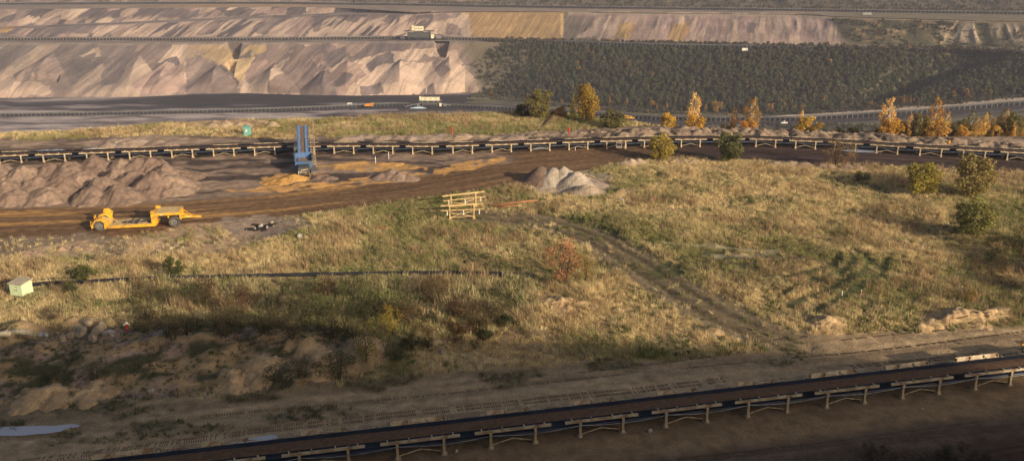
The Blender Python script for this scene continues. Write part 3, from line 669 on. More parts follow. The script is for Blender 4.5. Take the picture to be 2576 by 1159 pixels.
q = X4-30*v; env = np.where(v < 1, np.sin(np.pi*np.clip(v, 0, 1))**.5, 0); X4, Y4, Z4 = push(X4, Y4, Z4, env*(6*(ridge(q/40, v, 2, 3)-.5)+2.5*(ridge(q/12, v*2, 2, 5)-.5)))
idv, _ = voro(q/22, v*7, 33); c4 = pick(idv, [MAUVE, PINK, MAUVE*.9, PINK*.9, TANC]); vm = sst(.38, .5, fbm(X4/70, v*9, 4, 7)+.25*sst(1200, 1700, PX4)-.25*sst(1000, 700, PX4)); c4 = blend(c4, vm, C3(.12, .10, .07)); TOPW = (px, X4, Y4, Z4, v, vm)
surf('top_slope', X4, Y4, Z4, c4, 'highest pit wall with dark scrub patches', 'slope')
# ---------------------------------------------------------------- plants: meshes made once, shared by every copy
def quads(P, N, T, sx, sy):
    """leaf-sized faces at P with normal N and long axis T"""
    B = np.cross(N, T); n = len(P)
    V = np.stack([P-T*sy[:, None]-B*sx[:, None]*.3, P-T*sy[:, None]*.1-B*sx[:, None], P+T*sy[:, None], P-T*sy[:, None]*.1+B*sx[:, None]], 1).reshape(-1, 3)
    return V, np.arange(4*n).reshape(n, 4)
def unit(v): return v/(np.linalg.norm(v, axis=-1, keepdims=True)+1e-9)
def crown(name, seed, n, lobes, size, shell=.6, dark=.55):
    """lobes: list of (x,y,z,rx,ry,rz); leaves sit in and on the lobes"""
    r = np.random.default_rng(seed); w = np.array([l[3]*l[4]*l[5] for l in lobes])**.6; w /= w.sum()
    k = r.choice(len(lobes), n, p=w); L = np.array(lobes)[k]
    dr = unit(r.normal(size=(n, 3))); rad = (shell+(1-shell)*r.random(n)**.5)*(.8+.35*r.random(n))
    P = L[:, :3]+dr*L[:, 3:]*rad[:, None]; P[:, 2] = np.abs(P[:, 2])
    N = unit(dr*.6+r.normal(size=(n, 3))*.7); T = unit(np.cross(N, unit(r.normal(size=(n, 3)))))
    s = size*(.6+.8*r.random(n)); V, F_ = quads(P, N, T, s*.6, s)
    lv = r.random(len(lobes))[k]*.45+.75+.35*(r.random(n)-.5); c = np.stack([lv*(.95+.2*r.random(n)), lv, lv*(.8+.3*r.random(n))], 1)
    return np_mesh(name, V, F_, False, np.repeat(c, 4, 0), 'leafvar')
def limbs(name, seed, lobes, trunk_r, base_h=.25, stems=1, spread=.05):
    r = random.Random(seed); m = MB()
    for s in range(stems):
        a = r.random()*6.3; o = Vector((math.cos(a), math.sin(a), 0))*spread*(stems > 1)
        mine = lobes[s::stems]; zt = max(l[2] for l in mine)*.95
        axis = [Vector((o.x*(1+t*1.5)+r.uniform(-.015, .015), o.y*(1+t*1.5)+r.uniform(-.015, .015), zt*t-.02)) for t in (0, .25, .5, .75, 1)]
        m.tube(axis, [trunk_r, trunk_r*.8, trunk_r*.6, trunk_r*.4, trunk_r*.15], 5)
        for l in mine:
            t = min(.8, max(base_h, (l[2]-.12)/max(zt, .01)*.8)); i = min(3, int(t*4)); p = axis[i].lerp(axis[i+1], t*4-i)
            e = Vector(l[:3]); mid = p.lerp(e, .5)+Vector((r.uniform(-.03, .03), r.uniform(-.03, .03), .02)); m.tube([p, mid, e], [trunk_r*.4, trunk_r*.25, trunk_r*.08], 4, False)
    return m.mesh(name, True)
def lobes_round(seed, n=16, rx=.42, zc=.52, rz=.42, lr=.17):
    r = random.Random(seed); out = []
    for i in range(n):
        a = i*2.4+r.random(); z = zc+rz*(2*(i+.5)/n-1)*r.uniform(.8, 1); q = math.sqrt(max(.05, 1-((z-zc)/rz)**2))*rx*r.uniform(.45, .95)
        k = lr*r.uniform(.75, 1.25); out.append((q*math.cos(a), q*math.sin(a), z, k, k, k*.9))
    return out
def lobes_birch(seed, n=18):
    r = random.Random(seed); out = []
    for i in range(n):
        z = .16+.8*(i+.5)/n; w = .17*(1-((z-.4)/.75)**2)*r.uniform(.4, 1.1); a = i*2.4+r.random(); k = (.045+.075*(1-z))*r.uniform(.8, 1.3)
        out.append((w*math.cos(a), w*math.sin(a), z, k, k, k*1.5))
    return out
VAR = {}
def variant(kind, k):
    if (kind, k) in VAR: return VAR[kind, k]
    s = hash((kind, k)) % 1000 if False else {'round': 10, 'birch': 40, 'bare': 70, 'cone': 100, 'shrub': 130}[kind]+k
    if kind == 'round': lo = lobes_round(s); me = (crown('crown', s, 3200, lo, .028, .45), limbs('trunk', s, lo, .022))
    elif kind == 'birch': lo = lobes_birch(s); me = (crown('crown', s, 1500, lo, .018, .2), limbs('trunk', s, lo, .016, .2, 1+k % 2, .03))
    elif kind == 'bare': lo = lobes_round(s, 18, .5, .56, .42, .16); me = (crown('crown', s, 1500, lo, .020, .2), limbs('trunk', s, lo, .016, .1, 4, .06))
    elif kind == 'cone': lo = [(x*1.0, y*1.0, .08+.9*i/13, (.2*(1-i/14)+.03), (.2*(1-i/14)+.03), .08) for i, (x, y) in enumerate([(random.Random(s+i).uniform(-.05, .05), random.Random(s-i).uniform(-.05, .05)) for i in range(14)])]; me = (crown('crown', s, 2000, lo, .024, .5), limbs('trunk', s, lo, .018))
    else: lo = lobes_round(s, 12, .55, .45, .4, .2); me = (crown('crown', s, 1500, lo, .04, .3), limbs('trunk', s, lo, .018, .05, 5, .08))
    VAR[kind, k] = me; return me
TREE_MATS = {'birch': BIRCH}
def plant(name, kind, k, base, h, wf, tint, label, group, cat='tree', rz=None):
    cr_me, tk_me = variant(kind, k)
    o = empty(name, base, random.uniform(0, 6.28) if rz is None else rz, label, cat, group); o.scale = (h*wf, h*wf, h)
    t = link('trunk', tk_me, TREE_MATS.get(kind, BARK), o); c = link('crown', cr_me, LEAF, o); c.color = (*tint, 1)
    return o
def by_top(px, Yd, py_top):
    """stand a tree at ground distance Yd in the direction of px so that its tip shows at py_top"""
    z = 0
    for i in range(8):
        dpt = Yd*CT+(CAMZ-z)*ST; x = (px-CX)/FPX*dpt; z = hgt(x, Yd)
    lo, hi = .2, 40
    for i in range(40):
        m = (lo+hi)/2
        if proj(x, Yd, z+m)[1] > py_top: lo = m
        else: hi = m
    return Vector((x, Yd, z-.05)), lo
def by_px(px, pyb, pyt):
    g = G(px, pyb); lo, hi = .05, 30
    for i in range(40):
        m = (lo+hi)/2
        if proj(g.x, g.y, g.z+m)[1] > pyt: lo = m
        else: hi = m
    g.z -= .05; return g, lo
OLV, DGR, ORG, GLD, BRN, YGR = (.25, .20, .05), (.13, .14, .055), (.64, .38, .11), (.70, .47, .11), (.24, .16, .09), (.24, .235, .075)
# standing shrubs and small trees on the near side of the long conveyor
for px_, pb, pt, w, kind, k, c, lb in (
    (1660, 402, 337, 1.15, 'round', 0, (.36, .29, .065), 'round olive-gold bushy tree beside the haul road, nearest the sand pile'),
    (1832, 408, 331, .98, 'round', 1, DGR, 'dark green bushy tree between the olive tree and the bare brown one'),
    (2106, 420, 350, 1.15, 'bare', 0, BRN, 'half-bare brown shrub standing before the long conveyor'),
    (2318, 491, 408, 1.1, 'round', 2, (.36, .31, .07), 'rounded yellow-green tree casting shade on the meadow'),
    (2446, 492, 391, 1.15, 'round', 3, (.28, .23, .085), 'tallest olive-grey tree on the right meadow, partly thin'),
    (2443, 591, 498, 1.12, 'round', 0, YGR, 'bright green low tree, nearest of the meadow trees'),
    (2166, 456, 428, 1.2, 'shrub', 0, (.07, .085, .035), 'small dark green shrub alone in the straw grass'),
    (1418, 712, 598, .85, 'bare', 1, (.40, .20, .10), 'reddish-brown half-bare shrub beside the diagonal track'),
    (1470, 706, 640, .9, 'bare', 2, (.30, .20, .075), 'straw-coloured shrub leaning on the reddish-brown one'),
    (440, 694, 642, .9, 'shrub', 1, (.085, .10, .035), 'green shrub beyond the black pipe, tallest of the pair'),
    (216, 702, 664, 1.1, 'shrub', 2, (.10, .115, .035), 'low round green shrub beyond the black pipe'),
    (178, 738, 700, .8, 'shrub', 0, (.09, .10, .04), 'small green sapling near the mint kiosk'),
    (2438, 765, 722, .6, 'bare', 0, (.36, .24, .06), 'small yellow-leaved sapling above the sand bank on the right'),
    (2566, 650, 560, .8, 'bare', 1, (.13, .11, .05), 'thin brown shrub cut by the right picture edge')):
    b, h = by_px(px_, pb, pt); plant('tree' if kind == 'round' else 'shrub', kind, k, b, h, w, c, lb, 'shrubs and small trees on the meadow', 'tree' if kind == 'round' else 'shrub')
for (tx, ty, th, k, lb) in ((70, 93, 5.5, 1, 'unseen olive tree added for its shade beyond the right edge, nearest the meadow'), (75, 99, 5.0, 2, 'unseen olive tree added for its shade beyond the right edge, the farther one'), (67, 84, 4.5, 3, 'low unseen olive tree added for its shade beyond the right edge, towards the road')): plant('tree', 'round', k, (tx, ty, hgt(tx, ty)-.05), th, 1.2, (.2, .18, .06), lb, 'shrubs and small trees on the meadow', 'tree')  # out-of-frame trees, added to cast shade on the right of the meadow
# autumn trees behind the berm and on the falling shoulder
for px_, off, pt, w, kind, k, c, lb in (
    (1357, -6, 222, .95, 'round', 1, (.19, .165, .06), 'broad dull green tree with bare top twigs on the grassy rim'),
    (1318, -4, 258, 1.2, 'shrub', 1, (.08, .075, .035), 'low dark bush left of the broad green tree on the rim'),
    (1440, -5, 238, .62, 'cone', 0, GLD, 'small golden cone-shaped tree on the grassy rim'),
    (1475, -6, 211, .75, 'round', 2, (.30, .175, .03), 'tall bronze-orange tree on the grassy rim'),
    (1545, -8, 273, 1.1, 'shrub', 2, (.13, .12, .04), 'round green bush at the corner of the grassy rim'),
    (1408, -3, 265, 1.2, 'shrub', 0, (.26, .13, .04), 'low russet bush between the green and golden rim trees'),
    (1680, 4, 281, 1.0, 'shrub', 1, (.46, .26, .035), 'wide golden bush behind the sand berm'),
    (1743, 5, 233, .95, 'birch', 0, ORG, 'slim orange birch with white trunk, leftmost behind the berm'),
    (1752, 3, 285, 1.0, 'shrub', 2, (.46, .24, .03), 'golden undergrowth at the foot of the leftmost birch'),
    (1886, 5, 243, 1.05, 'birch', 1, (.36, .19, .035), 'two-stemmed orange birch behind the middle of the berm'),
    (1843, 6, 272, .8, 'birch', 2, (.38, .18, .03), 'thin rusty birch next to the two-stemmed birch'),
    (1880, 3, 302, 1.3, 'shrub', 0, (.48, .22, .03), 'bright orange undergrowth below the two-stemmed birch'),
    (2030, 3, 288, 1.2, 'shrub', 1, (.38, .22, .035), 'low amber bush behind the bare brown shrub'),
    (2012, 5, 276, .6, 'birch', 0, ORG, 'small rusty birch beside the amber bush'),
    (2225, 5, 243, .95, 'birch', 1, ORG, 'orange birch with twin white stems above the berm'),
    (2236, 3, 292, .9, 'shrub', 2, (.44, .22, .03), 'orange undergrowth around the twin-stemmed birch'),
    (2346, 5, 243, 1.05, 'birch', 2, (.38, .19, .035), 'tallest orange birch with bright white stem on the right'),
    (2350, 3, 300, 1.3, 'shrub', 0, (.40, .22, .05), 'broad orange thicket under the tallest birch')):
    x0 = (px_-CX)/FPX*190; b, h = by_top(px_, float(EDGE(x0))+off, pt); c = (min(.8, c[0]*1.25), c[1]*1.45, c[2]*1.9) if c[0] > .2 else c
    plant('tree' if kind != 'shrub' else 'shrub', kind, k, b, h, w, c, lb, 'autumn trees along the pit rim', 'tree' if kind != 'shrub' else 'shrub')
rr = random.Random(5); n_or = 0
for i in range(115):
    px_ = rr.uniform(2260, 2600); off = rr.uniform(3, 64); x0 = (px_-CX)/FPX*190; yd = float(EDGE(x0))+off
    kind = rr.choice(['birch', 'shrub', 'shrub', 'cone', 'round']); hgt_m = rr.uniform(1.6, 5.4)*(1.25 if kind == 'birch' else 1)*(.7 if kind == 'shrub' else 1)
    b, _ = by_top(px_, yd, 300); b = Vector((b.x, b.y, b.z))
    ptop = proj(b.x, b.y, b.z+hgt_m)[1]
    if ptop < 262: hgt_m *= .6
    c = rr.choice([ORG, GLD, (.50, .29, .09), (.20, .18, .08), (.16, .15, .07), (.22, .17, .08), (.19, .17, .07), (.56, .37, .10)])
    green = c[0] < .3
    plant('tree' if kind != 'shrub' else 'shrub', kind, i % 3, b, hgt_m, .9, c, ('dull green ' if green else 'rusty orange ' if c[1] < .33 else 'golden ')+{'birch': 'slim birch', 'shrub': 'low bush', 'cone': 'pointed young tree', 'round': 'round young tree'}[kind]+(' close behind the berm' if off < 22 else ' lower down the shoulder' if off < 45 else ' farthest down the shoulder')+(' at the right edge' if px_ > 2450 else ' beside the tallest birch'), 'green growth on the shoulder' if green else 'orange growth on the shoulder', 'tree' if kind != 'shrub' else 'shrub')
for i in range(60):
    px_ = rr.uniform(1600, 2280); off = rr.uniform(4, 30); x0 = (px_-CX)/FPX*190; b, _ = by_top(px_, float(EDGE(x0))+off, 300)
    plant('shrub', 'shrub', i % 3, b, rr.uniform(1.0, 2.6), 1.1, rr.choice([(.12, .11, .05), (.09, .09, .04), (.20, .13, .05)]), 'low dull scrub bush behind the berm, '+('left of the two-stemmed birch' if px_ < 1850 else 'between the two-stemmed and twin-stemmed birches' if px_ < 2150 else 'near the twin-stemmed birch'), 'scrub behind the berm', 'shrub')
# shaded thicket in front of the black pipe
THICK = [(370+random.Random(i).uniform(-15, 15)+i*19, 0) for i in range(48)]
for i, (px_, _) in enumerate(THICK):
    q = random.Random(100+i); pb = q.uniform(745, 858)-(0 if px_ < 1000 else (px_-1000)*.04); b = G(px_, pb)
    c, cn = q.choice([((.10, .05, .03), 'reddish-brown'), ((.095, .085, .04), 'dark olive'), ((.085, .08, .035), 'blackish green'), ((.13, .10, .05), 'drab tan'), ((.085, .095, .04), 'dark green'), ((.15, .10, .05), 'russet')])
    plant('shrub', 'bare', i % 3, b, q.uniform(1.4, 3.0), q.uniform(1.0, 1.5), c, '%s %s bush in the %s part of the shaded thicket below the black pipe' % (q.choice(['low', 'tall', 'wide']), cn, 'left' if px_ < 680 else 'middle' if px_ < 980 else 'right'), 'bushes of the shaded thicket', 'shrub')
for px_, pb, pt, c, lb in ((985, 850, 760, (.34, .26, .05), 'yellow-flecked sapling in the shaded thicket'), (925, 905, 800, (.20, .19, .05), 'pale green-yellow sapling at the thicket edge')):
    b, h = by_px(px_, pb, pt); plant('shrub', 'bare', 0, b, h, .55, c, lb, 'bushes of the shaded thicket', 'shrub')
for i in range(20):
    q = random.Random(300+i); px_ = q.uniform(1020, 1330); b = G(px_, q.uniform(800, 880)); plant('shrub', q.choice(['shrub', 'bare']), i % 3, b, q.uniform(.7, 1.5), 1.2, q.choice([(.085, .075, .03), (.06, .068, .028), (.15, .10, .05)]), 'low dark scrub beside the thicket, towards the track', 'low scrub by the thicket', 'shrub')
for i in range(20):
    q = random.Random(500+i); px_ = q.uniform(2180, 2576); b = G(px_, q.uniform(1135, 1200)); plant('shrub', 'bare', i % 3, b, q.uniform(.6, 1.5), 1.1, q.choice([(.04, .042, .022), (.06, .045, .03)]), 'dark leafy twigs at the bottom right, in shade', 'shaded twigs in the corner', 'shrub')
for px_, pb, pt, lb in ((760, 950, 890, 'dark green bush between two bare sand mounds'), (700, 960, 905, 'dark bush left of the round sand mound'), (850, 945, 870, 'dark olive bush between the round and the tall sand mound'), (1000, 905, 845, 'dark bush right of the tall sand mound'), (240, 950, 905, 'dark green low bush on the eroded bank'), (120, 955, 915, 'dark low bush left on the eroded bank'), (130, 805, 765, 'dead brown shrub near the concrete pipes')):
    b, h = by_px(px_, pb, pt); plant('shrub', 'bare', 1, b, h*.8, 1.7, (.10, .11, .05) if 'brown' not in lb else (.12, .09, .06), lb, 'bushes on the eroded bank', 'shrub')

for i in range(9):
    q = random.Random(800+i); px_ = q.uniform(2440, 2600); b = G(px_, q.uniform(635, 730)); plant('shrub', 'bare', i % 3, b, q.uniform(1.0, 2.0), 1.5, q.choice([(.16, .11, .06), (.14, .11, .06), (.12, .11, .05)]), 'low brown scrub at the right edge of the meadow', 'brown scrub on the right meadow', 'shrub')
# ---------------------------------------------------------------- the wood on the far slope
def far_variant(k, kind):
    s = 900+k
    lo = lobes_round(s, 9, .26, .5, .46, .16) if kind == 0 else lobes_birch(s, 12)
    cr_me = crown('kind_of_tree', s, 230 if kind == 0 else 180, lo, .085 if kind == 0 else .06, .4)
    o = bpy.data.objects.new('kind_of_tree', cr_me); cr_me.materials.append(LEAF_I); return o
FV = [far_variant(k, 0 if k < 4 else 1) for k in range(6)]
def on_grid(Xg, Yg, Zg, n, r):
    i = r.random(n)*(Xg.shape[0]-1.001); j = r.random(n)*(Xg.shape[1]-1.001); a = i.astype(int); b = j.astype(int); fi = i-a; fj = j-b
    f = lambda A: A[a, b]*(1-fi)*(1-fj)+A[a+1, b]*fi*(1-fj)+A[a, b+1]*(1-fi)*fj+A[a+1, b+1]*fi*fj
    return f(Xg), f(Yg), f(Zg), f
r_ = np.random.default_rng(3)
fpx, FX, FY, FZ, FVv = FOREST
PXg = np.broadcast_to(fpx, FX.shape)
xs, ys, zs, f = on_grid(FX, FY, FZ, 12000, r_); pp = f(PXg); vv_ = f(FVv)
left_lim = np.interp(vv_, [0, .5, 1], [1225, 1185, 1262])
keep = (pp > left_lim+20*r_.normal(size=len(pp))*.5) & (vv_ < 1.0)
xs, ys, zs, pp, vv_ = (a[keep] for a in (xs, ys, zs, pp, vv_)); n = len(xs)
g = fbm(xs/22, vv_*5, 3, 3); t = r_.random(n)
tint = np.where((g+.35*(t-.5) > .5)[:, None], C3(.098, .115, .058), C3(.112, .11, .066))*(.75+.3*r_.random(n)+.35*fbm(xs/30, vv_*4, 3, 8))[:, None]
gold = (r_.random(n) < .005+.03*(vv_ < .12)); tint[gold] = C3(.30, .19, .04); lg = r_.random(n) < .05; tint[lg] = C3(.16, .155, .06)
hs = (3.4+4.2*r_.random(n)**1.5+2.0*(fbm(xs/14, vv_*9, 2, 5)-.5))*(1-.25*(vv_ > .92)); scl = np.stack([hs*.95, hs*.95, hs], 1); rot = np.stack([0*t, 0*t, t*6.28], 1)
o = instancer('forest', np.stack([xs, ys, zs-.3], 1), rot, scl, tint, r_.integers(0, 6, n), FV); tag(o, 'dense dark green and brown wood covering the far slope', 'forest', kind='stuff')
# scrub on the upper walls and benches
pts = []; tin = []; hh = []
upx, UX, UY, UZ, Ut, Uvg = UPPER; xs, ys, zs, f = on_grid(UX, UY, UZ, 7000, r_); k = (f(Uvg) > .6) & (f(Ut) < .9) & (f(np.broadcast_to(upx, UX.shape)) < 2700) & (fbm(xs/14, ys/14, 3, 3) > .42) & ~((f(np.broadcast_to(upx, UX.shape)) > 2400) & (r_.random(7000) < .8)); pts.append(np.stack([xs, ys, zs-.3], 1)[k])
tpx, TX, TY, TZ, Tv, Tm = TOPW; xs, ys, zs, f = on_grid(TX, TY, TZ, 9000, r_); k = (f(Tm) > .5) & (f(Tv) < .5); pts.append(np.stack([xs, ys, zs-.3], 1)[k])
px_b = r_.uniform(1230, 2650, 1500); tt = r_.random(1500)**2; lyy = L_top1(px_b)*(1-.55*tt)+L_base2(px_b)*.55*tt; xb_, yb_ = W(px_b, lyy, Zb2(px_b)); pts.append(np.stack([xb_, yb_, Zb2(px_b)-.3], 1))
px_b = r_.uniform(1000, 2650, 900); lyy = L_base3(px_b)+r_.uniform(-1, 4, 900); xb_, yb_ = W(px_b, lyy, Zb3(px_b)); pts.append(np.stack([xb_, yb_, Zb3(px_b)-.3], 1))
px_b = r_.uniform(1480, 2650, 900); lyy = np.interp(r_.random(900), [0, 1], [314, 345])+0*px_b; xb_, yb_ = W(px_b, lyy, Zfloor(px_b)); pts.append(np.stack([xb_, yb_, Zfloor(px_b)-.3], 1))
px_b = r_.uniform(1180, 2650, 1100); lyy = L_base(px_b)+r_.uniform(-1, 12, 1100); kk = lyy < RD(px_b)-14; kk |= (px_b < 1300) & (lyy < 262); xb_, yb_ = W(px_b, lyy, Zfloor(px_b)); pts.append(np.stack([xb_, yb_, Zfloor(px_b)-.3], 1)[kk])
P = np.concatenate(pts); n = len(P); t = r_.random(n); tint = np.where((t < .5)[:, None], C3(.13, .11, .075), C3(.11, .112, .06))*(.7+.6*r_.random(n))[:, None]; tint[t > .95] = C3(.28, .17, .05)
hs = 1.5+2.6*r_.random(n)**2; nb0 = len(pts[0])+len(pts[1]); hs[nb0:nb0+1500] = 2.0+4.5*r_.random(1500)**1.5; o = instancer('scrub', P, np.stack([0*t, 0*t, t*40], 1), np.stack([hs*1.2, hs*1.2, hs], 1), tint, r_.integers(0, 4, n), [far_variant(20+k, 0) for k in range(4)]); tag(o, 'patchy brown scrub along the far benches and walls', 'scrub', kind='stuff')
# single far trees that stand out
for i in range(58):
    q = random.Random(700+i); px_ = q.uniform(1230, 2600); vv1 = q.random()**1.7*.9
    if i > 26: vv1 = q.uniform(-.02, .05)
    j = int(np.argmin(abs(fpx-px_))); k = int(np.clip(vv1, 0, 1)*59); b = (FX[k, j], FY[k, j], FZ[k, j]-.3)
    if px_ < 1290 and vv1 > .2: continue
    gold = q.random() < .6 or i > 26; c = q.choice([(.42, .25, .05), (.36, .20, .04), (.42, .27, .05)]) if gold else q.choice([(.20, .20, .08), (.24, .21, .09)])
    plant('tree', q.choice(['birch', 'cone', 'round']), i % 3, b, q.uniform(5, 9), q.uniform(.8, 1.1), c, ('golden' if gold else 'pale green')+' tree standing out '+('at the foot' if vv1 < .1 else 'halfway up' if vv1 < .5 else 'near the top')+' of the dark far wood, '+('left end' if px_ < 1600 else 'middle' if px_ < 2100 else 'right end'), 'golden trees in the far wood' if gold else 'pale trees in the far wood', 'tree')

# ---------------------------------------------------------------- grass
def tuft(k, n, h, spread, wdt):
    r = np.random.default_rng(50+k); V = []; Fc = []; C = []
    for i in range(n):
        a = r.random()*6.28; b = r.random()*6.28; rad = spread*r.random()**.7; p = np.array([rad*math.cos(a), rad*math.sin(a), -.03]); hh = h*(.5+.7*r.random()); ln = .32*hh*(.3+r.random())
        o = np.array([math.cos(b), math.sin(b), 0]); s = np.array([-math.sin(b), math.cos(b), 0])*wdt*(.6+.8*r.random())
        if r.random() < .5: s = np.array([1.0, 0, 0])*np.linalg.norm(s)
        m = p+o*ln*.35+np.array([0, 0, hh*.6]); e = p+o*ln+np.array([0, 0, hh]); i0 = len(V); V += [p-s, p+s, m+s*.8, m-s*.8, e+s*.3, e-s*.3]; Fc += [(i0, i0+1, i0+2, i0+3), (i0+3, i0+2, i0+4, i0+5)]
        lv = .75+.5*r.random(); C += [(lv*.8, lv*.8, lv*.75)]*2+[(lv, lv, lv*.95)]*2+[(lv*1.15, lv*1.1, lv)]*2
    me = np_mesh('kind_of_tuft', np.array(V), np.array(Fc), False, np.array(C), 'leafvar'); me.materials.append(GRASSM); return bpy.data.objects.new('kind_of_tuft', me)
TF = [tuft(0, 18, .5, .34, .016), tuft(1, 16, .7, .34, .015), tuft(2, 14, .32, .36, .022), tuft(3, 22, .42, .46, .016), tuft(4, 9, 1.15, .25, .024), tuft(5, 26, .38, .34, .03)]
r_ = np.random.default_rng(11)
wt = GRASS_MASK.copy(); vis = (PX > -120) & (PX < 2700) & (Y < EDGE(X)+6) & (PY > 270); wt[~vis] = 0
PIPE_XY = wl([(30, 718), (130, 716), (300, 708), (600, 699), (1000, 691), (1150, 690), (1345, 698)]); dPi, _, sPi = dist_poly(X, Y, PIPE_XY); wt *= 1-.8*((sPi > -1.7) & (dPi < 1.3) & (sPi < .4))
wt *= np.clip(.35+1.4*(fbm(X/4, Y/4, 3, 101)-.2), .15, 1.3)
wt = np.maximum(wt, (bankm > .5)*.22*vis*(fbm(X/2.2, Y/2.2, 4, 81) > .5)); wt = np.maximum(wt, (greenr > .3)*.25*vis)
cdf = np.cumsum(wt.ravel()); NG = 170000; idx = np.searchsorted(cdf, r_.random(NG)*cdf[-1]); iy, ix = np.unravel_index(idx, X.shape)
jx = r_.uniform(-.5, .5, NG)*STEP; jy = r_.uniform(-.5, .5, NG)*STEP; gxs = X[iy, ix]+jx; gys = Y[iy, ix]+jy; gzs = Z[iy, ix]
base = col[iy, ix]; gm = g_mix[iy, ix]; gm = np.clip(gm+.5*(r_.random(NG)-.5)+.55*(fbm(gxs/2.2, gys/2.2, 3, 111)-.5), 0, 1)[:, None]
tint = C3(.75, .61, .355)*gm+C3(.30, .30, .12)*(1-gm); br = (r_.random(NG) < .22)[:, None]; tint = np.where(br, C3(.46, .33, .21), tint); tint *= (.75+.5*r_.random(NG))[:, None]
isarc = arc_m[iy, ix] > .3; tint[isarc] = C3(.11, .13, .05); isb = (bankm[iy, ix] > .5) | (greenr[iy, ix] > .3); tint[isb] = C3(.13, .135, .065)*(.7+.6*r_.random(int(isb.sum())))[:, None]
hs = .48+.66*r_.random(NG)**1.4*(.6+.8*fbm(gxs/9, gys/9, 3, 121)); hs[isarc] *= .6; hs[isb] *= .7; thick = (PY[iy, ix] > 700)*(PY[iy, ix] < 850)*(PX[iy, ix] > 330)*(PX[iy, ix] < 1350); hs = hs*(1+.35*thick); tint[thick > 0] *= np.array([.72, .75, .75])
pk = r_.integers(0, 4, NG); wn = fbm(gxs/5, gys/5, 3, 131); wd_ = (wn > .58) & (r_.random(NG) < .13); pk[wd_] = 4; tint[wd_] = C3(.40, .28, .17)*(.7+.6*r_.random(int(wd_.sum())))[:, None]; gw = (wn < .40) & (r_.random(NG) < .20); pk[gw] = 5; tint[gw] = C3(.17, .19, .07)*(.7+.6*r_.random(int(gw.sum())))[:, None]
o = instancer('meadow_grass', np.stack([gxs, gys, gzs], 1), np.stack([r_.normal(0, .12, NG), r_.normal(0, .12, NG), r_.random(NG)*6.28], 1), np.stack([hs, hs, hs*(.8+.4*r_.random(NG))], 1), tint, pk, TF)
tag(o, 'tall dry straw-coloured grass with green tufts on the meadow', 'grass', kind='stuff')
# ---------------------------------------------------------------- belt conveyors
PITCHM = 7.5; HALF = 1.12
def seg_mesh_parts(pale, near):
    """one support frame with its sub-parts, along X; near side is -Y"""
    fr = MB()
    for s in (-1, 1):
        fr.box((0, s*HALF, 1.50), (6.3, .16, .20))
        for x in (-2.6, -.9, .9, 2.6): fr.box((x, s*(HALF-.02), 1.66), (.10, .26, .16))
    for x in (-1.85, 1.85): fr.box((x, 0, 1.30), (.16, 2*HALF-.3, .16))
    post = MB(); post.box((0, 0, .78), (.20, .22, 1.24)); post.box((0, 0, .17), (.34, .46, .40), taper=.6); post.box((0, 0, -.06), (.52, .6, .12))
    br = MB(); br.bar((-1.72, 0, .26), (-.1, 0, .66), .075, .075); br.bar((.1, 0, .64), (1.72, 0, .26), .075, .075); br.box((0, 0, .66), (.3, .09, .09))
    idl = MB()
    for x in (-2.6, -.9, .9, 2.6):
        idl.tube([(x, -1.12, 1.60), (x, -.45, 1.30)], .07, 6); idl.tube([(x, -.45, 1.28), (x, .4, 1.28)], .07, 6); idl.tube([(x, .4, 1.30), (x, 1.12, 1.66)], .07, 6)
    cov = MB(); cov.box((0, 0, 0), (4.6, .05, .42), Matrix.Rotation(R(-32), 3, 'X'))
    for x in (-2.2, -.75, .75, 2.2): cov.box((x, -.06, -.05), (.10, .16, .40))
    cov2 = MB(); cov2.box((-.9, 0, 0), (1.7, .05, .34), Matrix.Rotation(R(-38), 3, 'X')); cov2.box((1.5, 0, .04), (.5, .1, .22)); cov2.box((-.2, -.05, -.02), (.1, .14, .42)); cov2.box((1.5, -.05, -.05), (.1, .14, .4)); cov2.bar((-2.4, 0, -.08), (2.4, 0, -.1), .06, .06)
    return dict(frame=fr.mesh('support_frame'), post=post.mesh('post'), brace=br.mesh('brace'), idlers=idl.mesh('idlers'), cover=cov.mesh('cover_plate'), cover2=cov2.mesh('broken_cover'))
